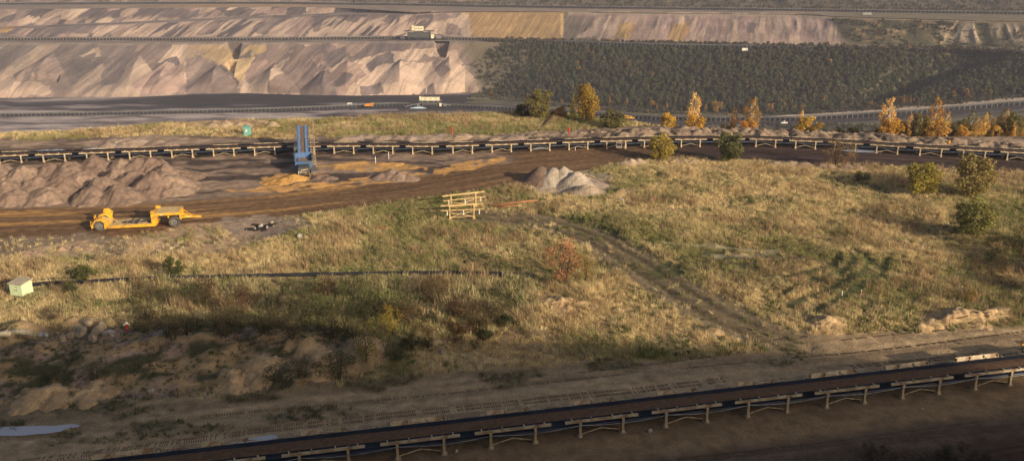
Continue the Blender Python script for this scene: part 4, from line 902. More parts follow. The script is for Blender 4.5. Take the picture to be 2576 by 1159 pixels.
def conveyor(name, label, path, pale, covers, group=None):
    """path: list of (x,y) on the ground, left to right"""
    pts = [Vector((a, b, 0)) for a, b in path]; L = [0]
    for a, b in zip(pts[:-1], pts[1:]): L.append(L[-1]+(b-a).length)
    def at(s):
        i = max(k for k in range(len(L)-1) if L[k] <= s+1e-6); d = pts[i+1]-pts[i]; return pts[i]+d*((s-L[i])/(L[i+1]-L[i])), math.atan2(d.y, d.x)
    z0 = lambda p: hgt(p.x, p.y)
    p0 = at(L[-1]/2)[0]; root = empty(name, (p0.x, p0.y, z0(p0)), 0, label, 'conveyor', group); off = -Vector((p0.x, p0.y, z0(p0)))
    D = seg_mesh_parts(pale, True); n = int(L[-1]/PITCHM); mats = dict(frame=pale, post=pale, brace=pale, idlers=DARKST, cover=pale, cover2=pale)
    for me in D: D[me].materials.append(mats[me])
    nodes = []; ns = int(L[-1]/1.5)
    for i in range(ns+1):
        p, a = at(L[-1]*i/ns); nodes.append((p, a))
    zz = [z0(p) for p, a in nodes]; zz = [sum(zz[max(0, i-6):i+7])/len(zz[max(0, i-6):i+7]) for i in range(len(zz))]
    def ribbon(nm, prof, mat, closed=False, wob=0.0):
        V = []; r2 = random.Random(3)
        for (p, a), z in zip(nodes, zz):
            t = Vector((-math.sin(a), math.cos(a), 0))
            for y, h in prof: V.append(tuple(p+t*y+Vector((0, 0, z+h+(r2.uniform(-wob, wob) if wob else 0)))+off))
        k = len(prof); Fc = [(i*k+j, (i+1)*k+j, (i+1)*k+j+1, i*k+j+1) for i in range(len(nodes)-1) for j in range(k-1)]
        return link(nm, np_mesh(nm, V, Fc, True), mat, root)
    ribbon('belt', [(-.98, 1.64), (-.94, 1.68), (-.45, 1.40), (.38, 1.40), (.94, 1.72), (.98, 1.68)], RUBBER)
    ribbon('load', [(-.90, 1.67), (-.6, 1.66), (-.2, 1.68), (.2, 1.62), (.60, 1.56)], LOADM, wob=.025)
    ribbon('return_belt', [(-1.06, .86), (-1.04, 1.08), (-.4, .84), (.4, .84), (1.04, 1.08), (1.06, .86)], BLUEDARK)
    r3 = random.Random(9); cab = []
    for i in range(n):
        s = (i+.5)*PITCHM; p, a = at(s); iz = min(len(zz)-1, int(s/L[-1]*ns)); f = link('support_frame', D['frame'], None, root); f.location = p+Vector((0, 0, zz[iz]))+off; f.rotation_euler = (0, 0, a)
        for sx in (-1.85, 1.85):
            for sy in (-1, 1):
                c = link('post', D['post'], None, f); c.location = (sx, sy*HALF, 0)
        for sy in (-1, 1):
            c = link('brace', D['brace'], None, f); c.location = (0, sy*HALF, 0)
        link('idlers', D['idlers'], None, f)
        cv = covers(i, n, r3)
        if cv: c = link('cover_plate', D[cv], None, f); c.location = (0, HALF+.10, 1.80 if pale is PALE_NEAR else 1.66); c.scale = (1, 1, 1 if pale is PALE_NEAR else .55)
        t = Vector((-math.sin(a), math.cos(a), 0)); d = Vector((math.cos(a), math.sin(a), 0))
        for k in range(6):
            u = -1.85+k*(PITCHM/6); cab.append(p+d*u-t*(HALF+.14)+Vector((0, 0, zz[iz]+1.18-.26*math.sin(math.pi*k/6)))+off)
    MB().tube(cab, .035, 4).build('cable', STEEL, root)
    return root
FN = [(NL[0][0]+ndx*a-ndy*HALF, NL[0][1]+ndy*a+ndx*HALF) for a in (-75, -40, 0, 40, 82)]
conveyor('belt_conveyor', 'near cream-framed belt conveyor carrying brown soil across the foreground', FN, PALE_NEAR, lambda i, n, r: ('cover' if i > n*.80 or (r.random() < .25) else 'cover2'))
mpx = [-260, -60, 100, 300, 500, 700, 900, 1100, 1300, 1500, 1700, 1900, 2100, 2300, 2450, 2576, 2780]
CM = wl([(p, float(CONV_M(p))) for p in mpx]); CM = [(a, b+HALF) for a, b in CM]
conveyor('belt_conveyor', 'long dark belt conveyor on pale trestles crossing the middle of the scene', CM, PALE, lambda i, n, r: ('cover' if r.random() < .75 else None))
RAILF = paint('dull_far_steel', (.19, .18, .17), (.12, .11, .105), .05, .7)
DULLP = paint('dull_far_post_steel', (.27, .25, .22), (.18, .16, .14), .05, .7)
def far_conveyor(label, pxs, line, zf, pmat, post=4.4):
    """distant conveyor: supports too small to pick apart, joined"""
    P = []
    for p in np.linspace(pxs[0], pxs[1], 260):
        z = float(zf(p)); x, y = W(p, float(line(p)), z); P.append(Vector((float(x), float(y), z)))
    root = empty('belt_conveyor', P[len(P)//2], 0, label, 'conveyor', 'distant conveyors on the pit benches'); off = -P[len(P)//2]
    rail = MB(); belt = MB(); tr = MB(); tot = 0; nxt = 0
    def rib(prof, name, mat):
        V = []; k = len(prof)
        for i, p in enumerate(P):
            d = P[min(i+1, len(P)-1)]-P[max(i-1, 0)]; t = Vector((-d.y, d.x, 0)).normalized()
            for y, h in prof: V.append(tuple(p+off+t*y+Vector((0, 0, h))))
        Fc = [(i*k+j, (i+1)*k+j, (i+1)*k+(j+1) % k, i*k+(j+1) % k) for i in range(len(P)-1) for j in range(k)]; link(name, np_mesh(name, V, Fc), mat, root)
    rib([(-1.6, 1.2), (-1.6, 2.7), (1.6, 2.7), (1.6, 1.2)], 'belt', RUBBER); rib([(-1.75, 2.72), (-1.75, 3.05), (-1.4, 3.05), (-1.4, 2.72)], 'rail', RAILF); rib([(1.4, 2.75), (1.4, 3.4), (1.9, 3.4), (1.9, 2.75)], 'far_rail', RAILF); rib([(-1.2, .5), (-1.2, 1.19), (1.2, 1.19), (1.2, .5)], 'return_belt', RUBBER)
    for a, b in zip(P[:-1], P[1:]):
        l = (b-a).length
        while nxt <= tot+l:
            p = a.lerp(b, (nxt-tot)/l)+off; tr.box((p.x, p.y-1.85, p.z+1.3), (.34, .3, 3.0)); tr.box((p.x, p.y+1.85, p.z+1.3), (.3, .3, 3.0)); nxt += post
        tot += l
    tag(tr.build('posts', pmat, root), kind='stuff')
far_conveyor('conveyor on the pit floor running past the white-roofed loading machine', (-250, 2700), line_y([(-400, 303), (0, 293), (300, 288), (620, 281), (800, 275), (980, 266), (1100, 268), (1270, 275), (1500, 292), (1640, 300), (1800, 303), (2000, 303), (2250, 289), (2400, 276), (2576, 262), (3000, 232)]), lambda p: Zfloor(p)+.3, DULLP)
far_conveyor('dark conveyor along the middle bench under the tan spoil fans', (-300, 1330), line_y([(-500, 101), (0, 101), (600, 102), (950, 98), (1100, 99), (1200, 101), (1330, 107)]), lambda p: Zb2(p)+.2, PALE)
far_conveyor('bench conveyor half hidden in scrub above the dark wood', (1330, 2700), line_y([(1330, 107), (1500, 112), (1700, 118), (1900, 121.5), (2150, 127), (2400, 131), (2576, 139), (3000, 152)]), lambda p: Zb2(p)+.2, DULLP)
far_conveyor('highest conveyor along the top bench of the pit', (-300, 2700), line_y([(-500, 12.5), (0, 12), (500, 10), (700, 10), (1000, 14), (1400, 21), (2000, 28.5), (2576, 37), (3000, 44)]), lambda p: Zb3(p)+.2, DULLP)

# ---------------------------------------------------------------- heaps of sand and spoil
def heap(name, label, cones, colf, step=.22, smooth=.35, seed=0, cat='heap', group=None, rough=.12, mat=None, warp=.5):
    """cones: (x, y, h, r) in world metres; surface = merged cones at the angle of repose"""
    x0 = min(c[0]-c[3] for c in cones)-.5; x1 = max(c[0]+c[3] for c in cones)+.5; y0 = min(c[1]-c[3] for c in cones)-.5; y1 = max(c[1]+c[3] for c in cones)+.5
    hx, hy = np.meshgrid(np.arange(x0, x1, step), np.arange(y0, y1, step)); nx = hx+warp*(fbm(hx/1.8, hy/1.8, 3, seed)-.5); ny = hy+warp*(fbm(hx/1.5, hy/1.5, 3, seed+9)-.5)
    h = np.full(hx.shape, -1.0); w = np.zeros(hx.shape, int)
    for k, (a, b, hh, rr_) in enumerate(cones):
        d = np.hypot(nx-a, ny-b); e = hh*(1-np.sqrt(d*d+(.10*rr_)**2)/rr_)*1.04; m = e > h; h = np.where(m, e, h); w = np.where(m, k, w)
    h = h+rough*(fbm(hx/.8, hy/.8, 4, seed+3)-.5)*(h > -.2)
    gz = np.interp(0, [0, 1], [0, 1]); base = np.array([[hgt(a, b) for a in hx[0, ::4]] for b in hy[::4, 0]]); bz = base.repeat(4, 0).repeat(4, 1)[:hx.shape[0], :hx.shape[1]]
    zz_ = bz+np.maximum(h, -.35)
    c = colf(hx, hy, h, w); Fg = grid_faces(*hx.shape); hv = h.ravel(); Fg = Fg[(hv[Fg] > -.3).any(1)]; u, inv = np.unique(Fg, return_inverse=True)
    cx, cy = float(np.mean([q[0] for q in cones])), float(np.mean([q[1] for q in cones])); cz = hgt(cx, cy)
    V = np.stack([hx.ravel()-cx, hy.ravel()-cy, zz_.ravel()-cz], 1)[u]
    o = link(name, np_mesh(name, V, inv.reshape(-1, 4), True, c.reshape(-1, 3)[u]), mat or HEAP, None, (cx, cy, cz)); return tag(o, label, cat, group)
def cpx(px, py, h, r): x, y = W(px, py, h); return (float(x), float(y), h, r)
def heapcol(cols, seed):
    def f(x, y, h, w):
        c = np.array(cols)[w % len(cols)]; n = fbm(x/2, y/2, 4, seed); s = fbm(x/.5, y/1.5, 3, seed+1)
        return c*(.82+.36*n[..., None])*(.9+.2*s[..., None])
    return f
MV, MV2, MV3 = (.235, .165, .125), (.20, .138, .106), (.265, .188, .14)
heap('spoil_heap', 'long lumpy grey-brown spoil heap before the conveyor on the left', [cpx(*q) for q in ((172, 402, 3.0, 4.4), (235, 391, 3.2, 4.6), (306, 393, 3.2, 4.4), (345, 398, 2.9, 4.2), (374, 395, 3.0, 4.4), (415, 409, 2.8, 4.6), (120, 408, 2.6, 4.0), (60, 414, 2.6, 4.2), (-10, 412, 2.6, 4.2), (-80, 415, 2.8, 4.4), (88, 441, 3.1, 4.6), (152, 436, 3.3, 4.7), (200, 430, 3.0, 4.6), (253, 441, 3.2, 4.6), (298, 459, 2.7, 4.2), (230, 464, 2.5, 4.0), (380, 430, 3.5, 4.9), (425, 436, 2.7, 4.9), (15, 452, 3.0, 4.6), (-60, 450, 3.2, 4.8), (-130, 452, 3.2, 5), (330, 425, 2.8, 4.5), (110, 466, 2.3, 3.9), (40, 470, 2.2, 3.8), (450, 425, 1.6, 4.2), (290, 420, 2.9, 4.2))], heapcol([MV, MV2, MV3, MV, MV2], 5), .2, seed=5, rough=.5, warp=1.5)
def sandcol(x, y, h, w):
    cols = np.array([(.19, .13, .095), (.38, .315, .25), (.40, .335, .265), (.42, .345, .27), (.39, .30, .215), (.37, .28, .195), (.28, .22, .18)]); n = fbm(x/1.5, y/1.5, 4, 3); return cols[w]*(.85+.3*n[..., None])
heap('sand_pile', 'row of steep pale sand cones with one brown cone at its left end', [cpx(*q) for q in ((1363, 416, 2.8, 4.0), (1391, 419, 2.8, 3.7), (1419, 417, 2.9, 3.9), (1452, 427, 2.8, 4.1), (1474, 462, 1.7, 3.3), (1492, 470, 1.1, 2.6), (1480, 440, 1.8, 3.4))], sandcol, .1, seed=8, rough=.16, warp=.55)
heap('sand_heap', 'small grey-brown sand heap beside the road, right of the blue machine', [cpx(*q) for q in ((985, 424, 1.5, 2.6), (1005, 432, 1.2, 2.4), (960, 436, .8, 2.2), (1030, 440, .7, 2.0))], heapcol([MV, MV3], 6), .16, seed=11)
heap('sand_heap', 'flat orange sand heap at the foot of the blue machine', [cpx(*q) for q in ((735, 438, 1.0, 2.6), (715, 446, .7, 2.6), (690, 451, .45, 2.2))], heapcol([(.58, .32, .10), (.54, .29, .09)], 7), .16, seed=12)
heap('sand_heap', 'grey spill of soil right of the blue machine', [cpx(*q) for q in ((805, 440, .6, 1.8), (825, 444, .5, 1.8), (800, 420, .8, 1.8))], heapcol([MV2, MV], 9), .16, seed=13)
heap('sand_heap', 'tan sand heap at the meadow edge beside the round olive tree', [cpx(*q) for q in ((1588, 398, 1.2, 2.0), (1608, 398, 1.1, 2.0), (1572, 404, .8, 1.8), (1720, 398, .7, 2.0), (1700, 399, .6, 1.8), (1745, 402, .6, 1.8))], heapcol([(.46, .34, .24), (.40, .29, .21)], 10), .16, seed=14)
heap('sand_heap', 'low brown heaps at the foot of the bare brown shrub', [cpx(*q) for q in ((2070, 408, .9, 1.9), (2090, 411, .8, 1.8), (2130, 412, 1.0, 2.2), (2155, 416, .8, 2.0), (2025, 407, .7, 2.0), (1990, 404, .6, 2.0), (1950, 405, .7, 2))], heapcol([(.33, .235, .17), (.40, .29, .21)], 16), .16, seed=15)
bt = line_y([(1100, 337), (1200, 336), (1330, 334), (1420, 331), (1480, 331), (1540, 329), (1600, 322), (1700, 320), (1800, 320), (1900, 322), (2000, 322), (2100, 329), (2250, 334), (2330, 344), (2450, 352), (2576, 364), (2700, 372)])
q = random.Random(4); bc_ = []
p = 1300
while p < 2690:
    hh = q.uniform(.22, .42) if p < 1540 else q.uniform(.6, 1.4) if p < 2400 else q.uniform(.7, 1.2); bc_.append(cpx(p, float(bt(p))+q.uniform(-3, 6), hh, hh*q.uniform(1.7, 2.2)+.3)); p += q.uniform(7, 15)
    if q.random() < .6: bc_.append(cpx(p, float(bt(p))+q.uniform(7, 13), hh*.7, hh*1.5+.3))
heap('sand_berm', 'long lumpy sand berm along the back of the conveyor on the right', bc_, heapcol([(.235, .17, .122), (.27, .198, .14), (.205, .15, .11), (.30, .22, .155)], 20), .25, seed=17, cat='berm', rough=.55, warp=1.2)
q = random.Random(14)
heap('sand_heap', 'pale sand hummocks on the grassy rim left of the turquoise cabinet', [cpx(q.uniform(520, 690), q.uniform(300, 312), q.uniform(.5, 1.2), q.uniform(1.5, 2.6)) for i in range(16)], heapcol([(.46, .34, .22), (.42, .30, .20)], 22), .3, seed=18)
heap('sand_heap', 'grey-brown hummock behind the conveyor near the left side', [cpx(q.uniform(270, 430), q.uniform(345, 362), q.uniform(.3, .9), q.uniform(1.8, 3)) for i in range(16)], heapcol([(.36, .27, .205), (.33, .24, .18)], 23), .3, seed=19)
heap('sand_heap', 'low tan soil bank behind the conveyor, right of the blue machine', [cpx(q.uniform(840, 1300), q.uniform(337, 346), q.uniform(.2, .6), q.uniform(1.2, 2.6)) for i in range(30)], heapcol([(.38, .28, .21), (.42, .30, .19), (.34, .25, .2)], 24), .3, seed=20)

# ---------------------------------------------------------------- yellow low-bed trailer
wa = G(253.6, 582.6); wb = G(440.6, 572.8); rz = math.atan2(wb.y-wa.y, wb.x-wa.x)
T = empty('low_bed_trailer', (wa.x, wa.y, (wa.z+wb.z)/2+.02), rz, 'long yellow low-bed trailer with a tan gooseneck deck on the haul road', 'trailer')
WB = (Vector((wb.x, wb.y))-Vector((wa.x, wa.y))).length
def wheel(parent, x, y, r, w):
    m = MB().lathe([(r*.55, -w*.42), (r*.62, -w/2), (r*.92, -w/2), (r, -w*.36), (r, w*.36), (r*.92, w/2), (r*.62, w/2), (r*.55, w*.42), (r*.55, -w*.42)], 28, 'Y')
    for k in range(28):
        a = 2*math.pi*k/28
        for s in (-1, 1): m.box((math.cos(a)*r, s*w*.22, math.sin(a)*r), (.05, w*.36, .08), Matrix.Rotation(-a, 3, 'Y'))
    t = m.build('wheel', TYRE, parent, (x, y, r))
    MB().lathe([(.001, -w*.30), (r*.18, -w*.34), (r*.22, -w*.22), (r*.46, -w*.20), (r*.56, -w*.40), (r*.57, w*.40), (r*.46, w*.2), (.001, w*.22)], 24, 'Y').build('rim', STEEL, t)
    return t
WD = 3.1
for y in (.28, 2.75): wheel(T, 0, y, .80, .55); wheel(T, WB, y, .80, .55)
dk = MB(); dk.prism([(.85, .36), (7.25, .36), (7.25, .74), (.85, .74)], WD, off=WD/2); dk.prism([(.55, .36), (1.2, .36), (1.2, .74), (.55, 1.15)], WD, off=WD/2); dk.build('deck', YEL, T, bevel=.02)
top = MB(); top.box((4.1, WD/2, .755), (6.2, WD-.25, .03)); top.build('deck_boards', TAN, T)
gm = MB()
for i in range(26):
    q = random.Random(40+i); x = q.uniform(1.2, 6.9); y = q.uniform(.3, WD-.3); k = q.uniform(.2, .55); gm.prism([(x-k, y-.08), (x-k*.2, y-.26*q.random()-.1), (x+k, y-.06), (x+k*.6, y+.22), (x-k*.4, y+.2*q.random()+.05)], .012, 'Z', .778+.0005*i)
gm.prism([(2.6, 1.0), (4.0, .75), (5.6, .95), (6.2, 1.5), (5.2, 1.75), (4.4, 2.4), (3.2, 2.0), (2.4, 1.7)], .012, 'Z', .792); gm.build('grease_stain', GREASE, T)
for i in range(7): MB().box((1.6+i*.85, WD/2, .79), (.07, WD-.3, .05)).build('cross_rib', TAN, T)
rear = MB(); rear.prism([(-1.15, .55), (-1.05, 1.15), (-.5, 1.75), (.25, 1.95), (.75, 1.55), (1.05, .75), (.85, .75), (.6, 1.25), (.2, 1.62), (-.4, 1.55), (-.85, 1.0), (-.95, .5)], .75, off=.32)
rear.prism([(-1.15, .55), (-1.05, 1.15), (-.5, 1.75), (.25, 1.95), (.75, 1.55), (1.05, .75), (.85, .75), (.6, 1.25), (.2, 1.62), (-.4, 1.55), (-.85, 1.0), (-.95, .5)], .75, off=2.78); rear.build('mudguard', YEL, T)
bx = MB(); bx.prism([(-1.1, .7), (-.9, 1.3), (-.2, 1.55), (.9, 1.0), (.9, .5), (-1.0, .5)], 1.7, off=1.55); bx.build('axle_housing', TAN, T)
hd = MB(); hd.prism([(-.25, 1.5), (.0, 2.45), (.55, 2.5), (1.2, 2.0), (.9, 1.2)], .14, off=2.95); hd.build('headboard', YEL, T)
bumper = MB(); bumper.box((-1.2, WD/2, .9), (.16, WD-.2, .22)); bumper.bar((-1.1, 2.4, 1.0), (-1.1, 2.4, 1.75), .10); bumper.bar((-1.1, 1.8, 1.0), (-1.1, 1.8, 1.75), .10); bumper.bar((-1.1, 1.8, 1.75), (-1.1, 2.4, 1.75), .10); bumper.bar((-1.25, .5, .7), (-1.25, .5, 1.4), .12); bumper.build('bumper', YEL, T)
gn = MB(); gn.prism([(6.85, .40), (7.45, .40), (7.45, .95), (7.65, 1.0), (7.65, 1.55), (7.9, 1.85), (10.75, 1.85), (10.75, 2.2), (7.3, 2.2), (6.85, 2.1)], WD*.98, off=WD/2); gn.build('gooseneck', YEL, T, bevel=.02)
gt = MB(); gt.box((9.05, WD/2, 2.225), (3.2, WD-.2, .03)); gt.build('gooseneck_deck', TAN, T)
bk = MB(); bk.box((7.35, WD-.25, 2.38), (.6, .4, .3)); bk.build('tool_box', YEL, T); MB().box((7.0, .9, 2.25), (.5, .9, .2)).build('winch_cover', YEL, T)
ax = MB(); ax.tube([(WB, .3, .8), (WB, 2.8, .8)], .16, 8); ax.box((WB, WD/2, 1.1), (1.0, 1.6, .35)); ax.box((WB, WD/2, 1.55), (.9, 1.0, .6)); ax.build('axle', DARKST, T)
yk = MB(); yk.prism([(WB-.9, 1.0), (WB+.9, 1.0), (WB+.9, 1.8), (WB+.7, 1.8), (WB+.6, 1.2), (WB-.7, 1.2), (WB-.8, 1.7), (WB-.95, 1.7)], .16, off=.65); yk.prism([(WB-.9, 1.0), (WB+.9, 1.0), (WB+.9, 1.8), (WB-.9, 1.8)], .16, off=2.45); yk.build('yoke', YEL, T)
db = MB(); db.bar((WB+.7, .6, 1.35), (WB+3.5, WD/2, 1.0), .16, .2); db.bar((WB+.7, 2.5, 1.35), (WB+3.5, WD/2, 1.0), .16, .2); db.bar((WB+.8, .65, 1.9), (WB+1.9, 1.05, 1.25), .12); db.bar((WB+.8, 2.45, 1.9), (WB+1.9, 2.05, 1.25), .12); db.bar((WB+1.8, 1.0, 1.2), (WB+1.8, 2.1, 1.2), .12); db.build('drawbar', YEL, T)
MB().lathe([(.09, -.04), (.2, -.04), (.2, .04), (.09, .04), (.09, -.04)], 14, 'Z', (WB+3.6, WD/2, 1.0)).build('hitch_eye', DARKST, T)
for x in (8.2, 8.4): MB().box((x, -.0+.02, 2.02), (.14, .06, .14)).build('marker', WHITE, T)
MB().box((WB+1.9, .98, 1.30), (.45, .05, .12)).build('marker', WHITE, T)

for x in (1.3, 3.4, 5.5):
    for y in (.12, WD-.12): MB().lathe([(.05, -.02), (.1, -.02), (.1, .02), (.05, .02), (.05, -.02)], 8, 'Y', (x, y, .84)).build('lashing_ring', STEEL, T)
MB().tube([(7.6, .5, 1.5), (8.4, .35, 1.25), (WB-.4, .5, 1.3)], .05, 6).build('hose', RUBBER, T); MB().tube([(7.6, .9, 1.5), (8.6, .8, 1.1), (WB-.3, .9, 1.2)], .05, 6).build('hose', RUBBER, T)
for y in (.3, 2.75): MB().box((-1.32, y, .45), (.04, .5, .5)).build('mud_flap', RUBBER, T); MB().box((-1.33, y, .95), (.05, .22, .12)).build('tail_light', REDP, T)
# ---------------------------------------------------------------- blue mobile loading conveyor
b0 = G(766, 448); K = empty('mobile_feeder', b0, R(13.5), 'blue mobile hopper machine with a long inclined belt reaching over the conveyor', 'loader')
eb = MB(); eb.box((0, 1.6, 1.1), (1.95, 2.6, 1.1)); eb.box((0, 1.6, 1.72), (1.8, 2.4, .14)); eb.build('engine_box', DARKST, K, bevel=.04)
for i, (x, z, w, h, m) in enumerate(((-.35, 1.35, .22, .10, WHITE), (.1, 1.4, .5, .08, WHITE), (.55, 1.5, .2, .14, YEL), (-.1, 1.05, .25, .12, YEL), (.25, .9, .3, .12, YEL), (-.55, 1.0, .35, .08, WHITE), (-.9, 1.0, .1, .3, WHITE))): MB().box((x, .27, z), (w, .05, h)).build('warning_plate', m, K)
for x in (-.95, .95): MB().box((x, .35, .3), (.14, .14, .9)).build('leg', STEEL, K); MB().box((x, 2.7, .3), (.14, .14, .9)).build('leg', STEEL, K)
hp = MB()
def shell(m, b, t, th=.06):
    """open hopper: four tapered sides, b/t = (x0,x1,y0,y1,z)"""
    B = [(b[0], b[2], b[4]), (b[1], b[2], b[4]), (b[1], b[3], b[4]), (b[0], b[3], b[4])]; Tt = [(t[0], t[2], t[4]), (t[1], t[2], t[5]), (t[1], t[3], t[5]+.5), (t[0], t[3], t[4]+.5)]
    n = len(m.v); cb = Vector((sum(p[0] for p in B)/4, sum(p[1] for p in B)/4, 0))
    inn = lambda P: [tuple(Vector(p)+(cb-Vector((p[0], p[1], 0))).normalized()*th) for p in P]
    m.v += B+Tt+inn(B)+inn(Tt)
    for i in range(4):
        j = (i+1) % 4; m.f += [(n+i, n+j, n+4+j, n+4+i), (n+8+j, n+8+i, n+12+i, n+12+j), (n+4+i, n+4+j, n+12+j, n+12+i)]
    m.f.append((n+8, n+9, n+10, n+11))
shell(hp, (-1.0, 1.0, 4.0, 7.0, .9), (-1.5, 1.5, 3.4, 7.6, 2.15, 2.15)); hp.build('hopper', BLUE, K)
MB().box((0, 5.5, 1.75), (2.0, 3.2, .1)).build('hopper_load', paint('brown_dusty_load', (.30, .20, .13), (.2, .13, .09), 2, .95), K)
MB().box((0, 3.3, 1.5), (2.9, .1, .95)).build('hopper_front', BLUE, K)
ch = MB(); A, B_ = Vector((0, 6.8, 1.35)), Vector((0, 21.5, 4.2))
for s in (-1, 1): ch.bar(A+Vector((s*.95, 0, 0)), B_+Vector((s*.95, 0, 0)), .16, .8)
ch.bar(B_+Vector((-.84, 0, 0)), B_+Vector((.84, 0, 0)), .5, .55)
for t in (.1, .3, .5, .7, .9): p = A.lerp(B_, t); ch.box((p.x, p.y, p.z-.2), (1.5, .14, .14))
ch.build('boom', BLUE, K)
for s in (-1, 1): MB().bar(A+Vector((s*.64, 0, .40)), B_+Vector((s*.64, 0, .40)), .42, .05).build('side_plate', LBLUE, K)
bl = MB(); bl.bar(A+Vector((0, 0, .22)), B_+Vector((0, -.4, .22)), .78, .06); bl.build('belt', paint('dusty_brown_belt', (.20, .14, .10), (.15, .10, .08), 1, .9), K)
for y, z in ((11.0, 2.0), (17.6, 3.3)):
    lg = MB()
    for s in (-1, 1): lg.bar((s*.85, y, z), (s*1.25, y, -.1), .16); lg.box((s*1.25, y, -.02), (.5, .6, .12))
    lg.bar((-.95, y, z*.45), (.95, y, z*.45), .12); lg.build('support_leg', BLUE, K)
cbx = MB(); cbx.box((-1.35, 12.5, 2.2), (.6, 3.2, 1.5)); cbx.build('control_cabinet', DARKST, K, bevel=.03); cbl = MB(); [cbl.bar((-1.35, y, 0), (-1.35, y, 1.5), .1) for y in (11.2, 13.8)]; cbl.build('cabinet_stand', STEEL, K)
for i in range(22):
    t = i/21; y = 6+15*t; z = .5+3.3*t; MB().box((1.75, y, z), (.8, .34, .06)).build('stair_tread', PALE, K)
for s in (1.38, 2.12):
    st_ = MB(); st_.bar((s, 5.7, .35), (s, 21.2, 3.8), .06, .16); st_.bar((s, 5.7, 1.4), (s, 21.2, 4.8), .06); st_.bar((s, 5.7, .9), (s, 21.2, 4.3), .04)
    for i in range(11): t = i/10; st_.bar((s, 5.7+15.5*t, .35+3.45*t), (s, 5.7+15.5*t, 1.4+3.4*t), .05)
    st_.build('stair_railing', PALE, K)
MB().box((1.6, 2.6, .75), (.8, 4.2, .25)).bar((1.6, 1, -.1), (1.6, 1, .7), .12).bar((1.6, 4, -.1), (1.6, 4, .7), .12).build('walkway', STEEL, K)

# ---------------------------------------------------------------- dismantled trestle frames
fl, fr_ = G(1106+145, 552), G(1243, 548)
tz = lambda zx, zy: G((1190+zx/9.66)*.905, (510+zy/9.66)*.905)
def trestle(pl, pr, label):
    rz = math.atan2(pr.y-pl.y, pr.x-pl.x); w = (pr-pl).length; o = empty('trestle_frame', (pl+pr)/2, rz, label, 'frame', 'pale trestle frames on the meadow')
    for s in (-1, 1):
        x = s*w/2; po = MB(); po.box((x, 0, 1.2), (.17, .17, 2.3)); po.build('post', TIMBER, o); fo = MB(); fo.prism([(x-.28, -.05), (x+.28, -.05), (x+.09, .55), (x-.09, .55)], .2); fo.build('foot', TIMBER, o)
    MB().bar((-w/2-1.35, 0, 2.30), (w/2+1.35, 0, 2.36), .2, .2).build('top_beam', TIMBER, o); MB().bar((-w/2-1.25, .02, 1.52), (w/2+1.5, .02, 1.55), .13, .13).build('cross_beam', TIMBER, o)
    MB().bar((-w/2+.1, -.1, 1.2), (w/2-.1, -.1, .5), .09).build('brace', TIMBER, o); MB().bar((-w/2+.1, .1, .45), (w/2-.15, .1, 1.3), .09).build('brace', TIMBER, o); MB().bar((-w/2+.1, 0, .42), (w/2-.1, 0, .55), .08).build('tie', TIMBER, o)
    for x in (-w/2-.4, .2, w/2+.75):
        g_ = MB()
        for k in range(3): g_.lathe([(.001, .1), (.09, .05), (.12, -.06), (.05, -.1), (.001, -.1)], 10, 'Z', (x, -.14, 1.42-k*.24))
        g_.build('hanging_roller', WHITE, o)
    return o
trestle(tz(620, 690), tz(1280, 650), 'rear one of two pale trestle frames standing in the meadow')
trestle(tz(590, 1000), tz(1235, 950), 'front one of two pale trestle frames, with crossed braces')

# ---------------------------------------------------------------- kiosk, cabinet, hydrants, posts, barrier
k0 = G(42, 752); S = .0242*(752+158); o = empty('switch_kiosk', k0, R(-14), 'pale mint sheet-metal switch kiosk at the left picture edge', 'kiosk')
MB().box((0, .9, 1.05), (1.75, 1.5, 1.45), taper=1.0).build('cabinet', MINT, o, bevel=.02); rf = MB(); rf.box((0, .9, 1.84), (1.95, 1.75, .10), Matrix.Rotation(R(4), 3, 'X')); rf.build('roof', ROOFG, o)
for x in (-.42, .42): d_ = MB().box((x, .135, 1.05), (.78, .03, 1.3)).build('door', MINT, o); MB().box((x*.25, .105, 1.05), (.05, .03, .18)).build('handle', DARKST, d_)
MB().box((-1.05, .7, 1.15), (.36, .5, .4)).build('side_box', MINT, o); MB().box((.1, .118, 1.45), (.22, .02, .06)).build('plate', DARKST, o); MB().box((0, .9, .16), (1.6, 1.35, .32)).build('plinth', DARKST, o); MB().box((0, .9, .02), (2.6, 2.4, .06)).build('slab', CONC, o)
def rails(pts, nm, mat, r, lb, cat): 
    c = pts[0]; return tag(MB().tube([p-c for p in pts], r, 8).build(nm, mat, None, c, True), lb, cat)
rails([G(75, 760)+Vector((0, 0, .12)), G(100, 745)+Vector((0, 0, .14)), G(118, 735)+Vector((0, 0, .12))], 'kerb_pipe', CONC, .07, 'thin pale pipe lying beside the mint kiosk', 'pipe')
c0 = G(622, 343); o = empty('cabinet', c0, R(6), 'small turquoise cabinet on the grassy rim', 'cabinet'); MB().box((0, .6, 1.0), (1.35, 1.1, 1.8)).build('housing', TURQ, o, bevel=.03); MB().box((0, .6, 1.94), (1.5, 1.25, .1)).build('lid', TURQ, o); MB().box((-.1, .03, 1.15), (.4, .04, .5)).build('window', CREAM, o); MB().box((.3, .035, .9), (.06, .05, .2)).build('handle', STEEL, o)
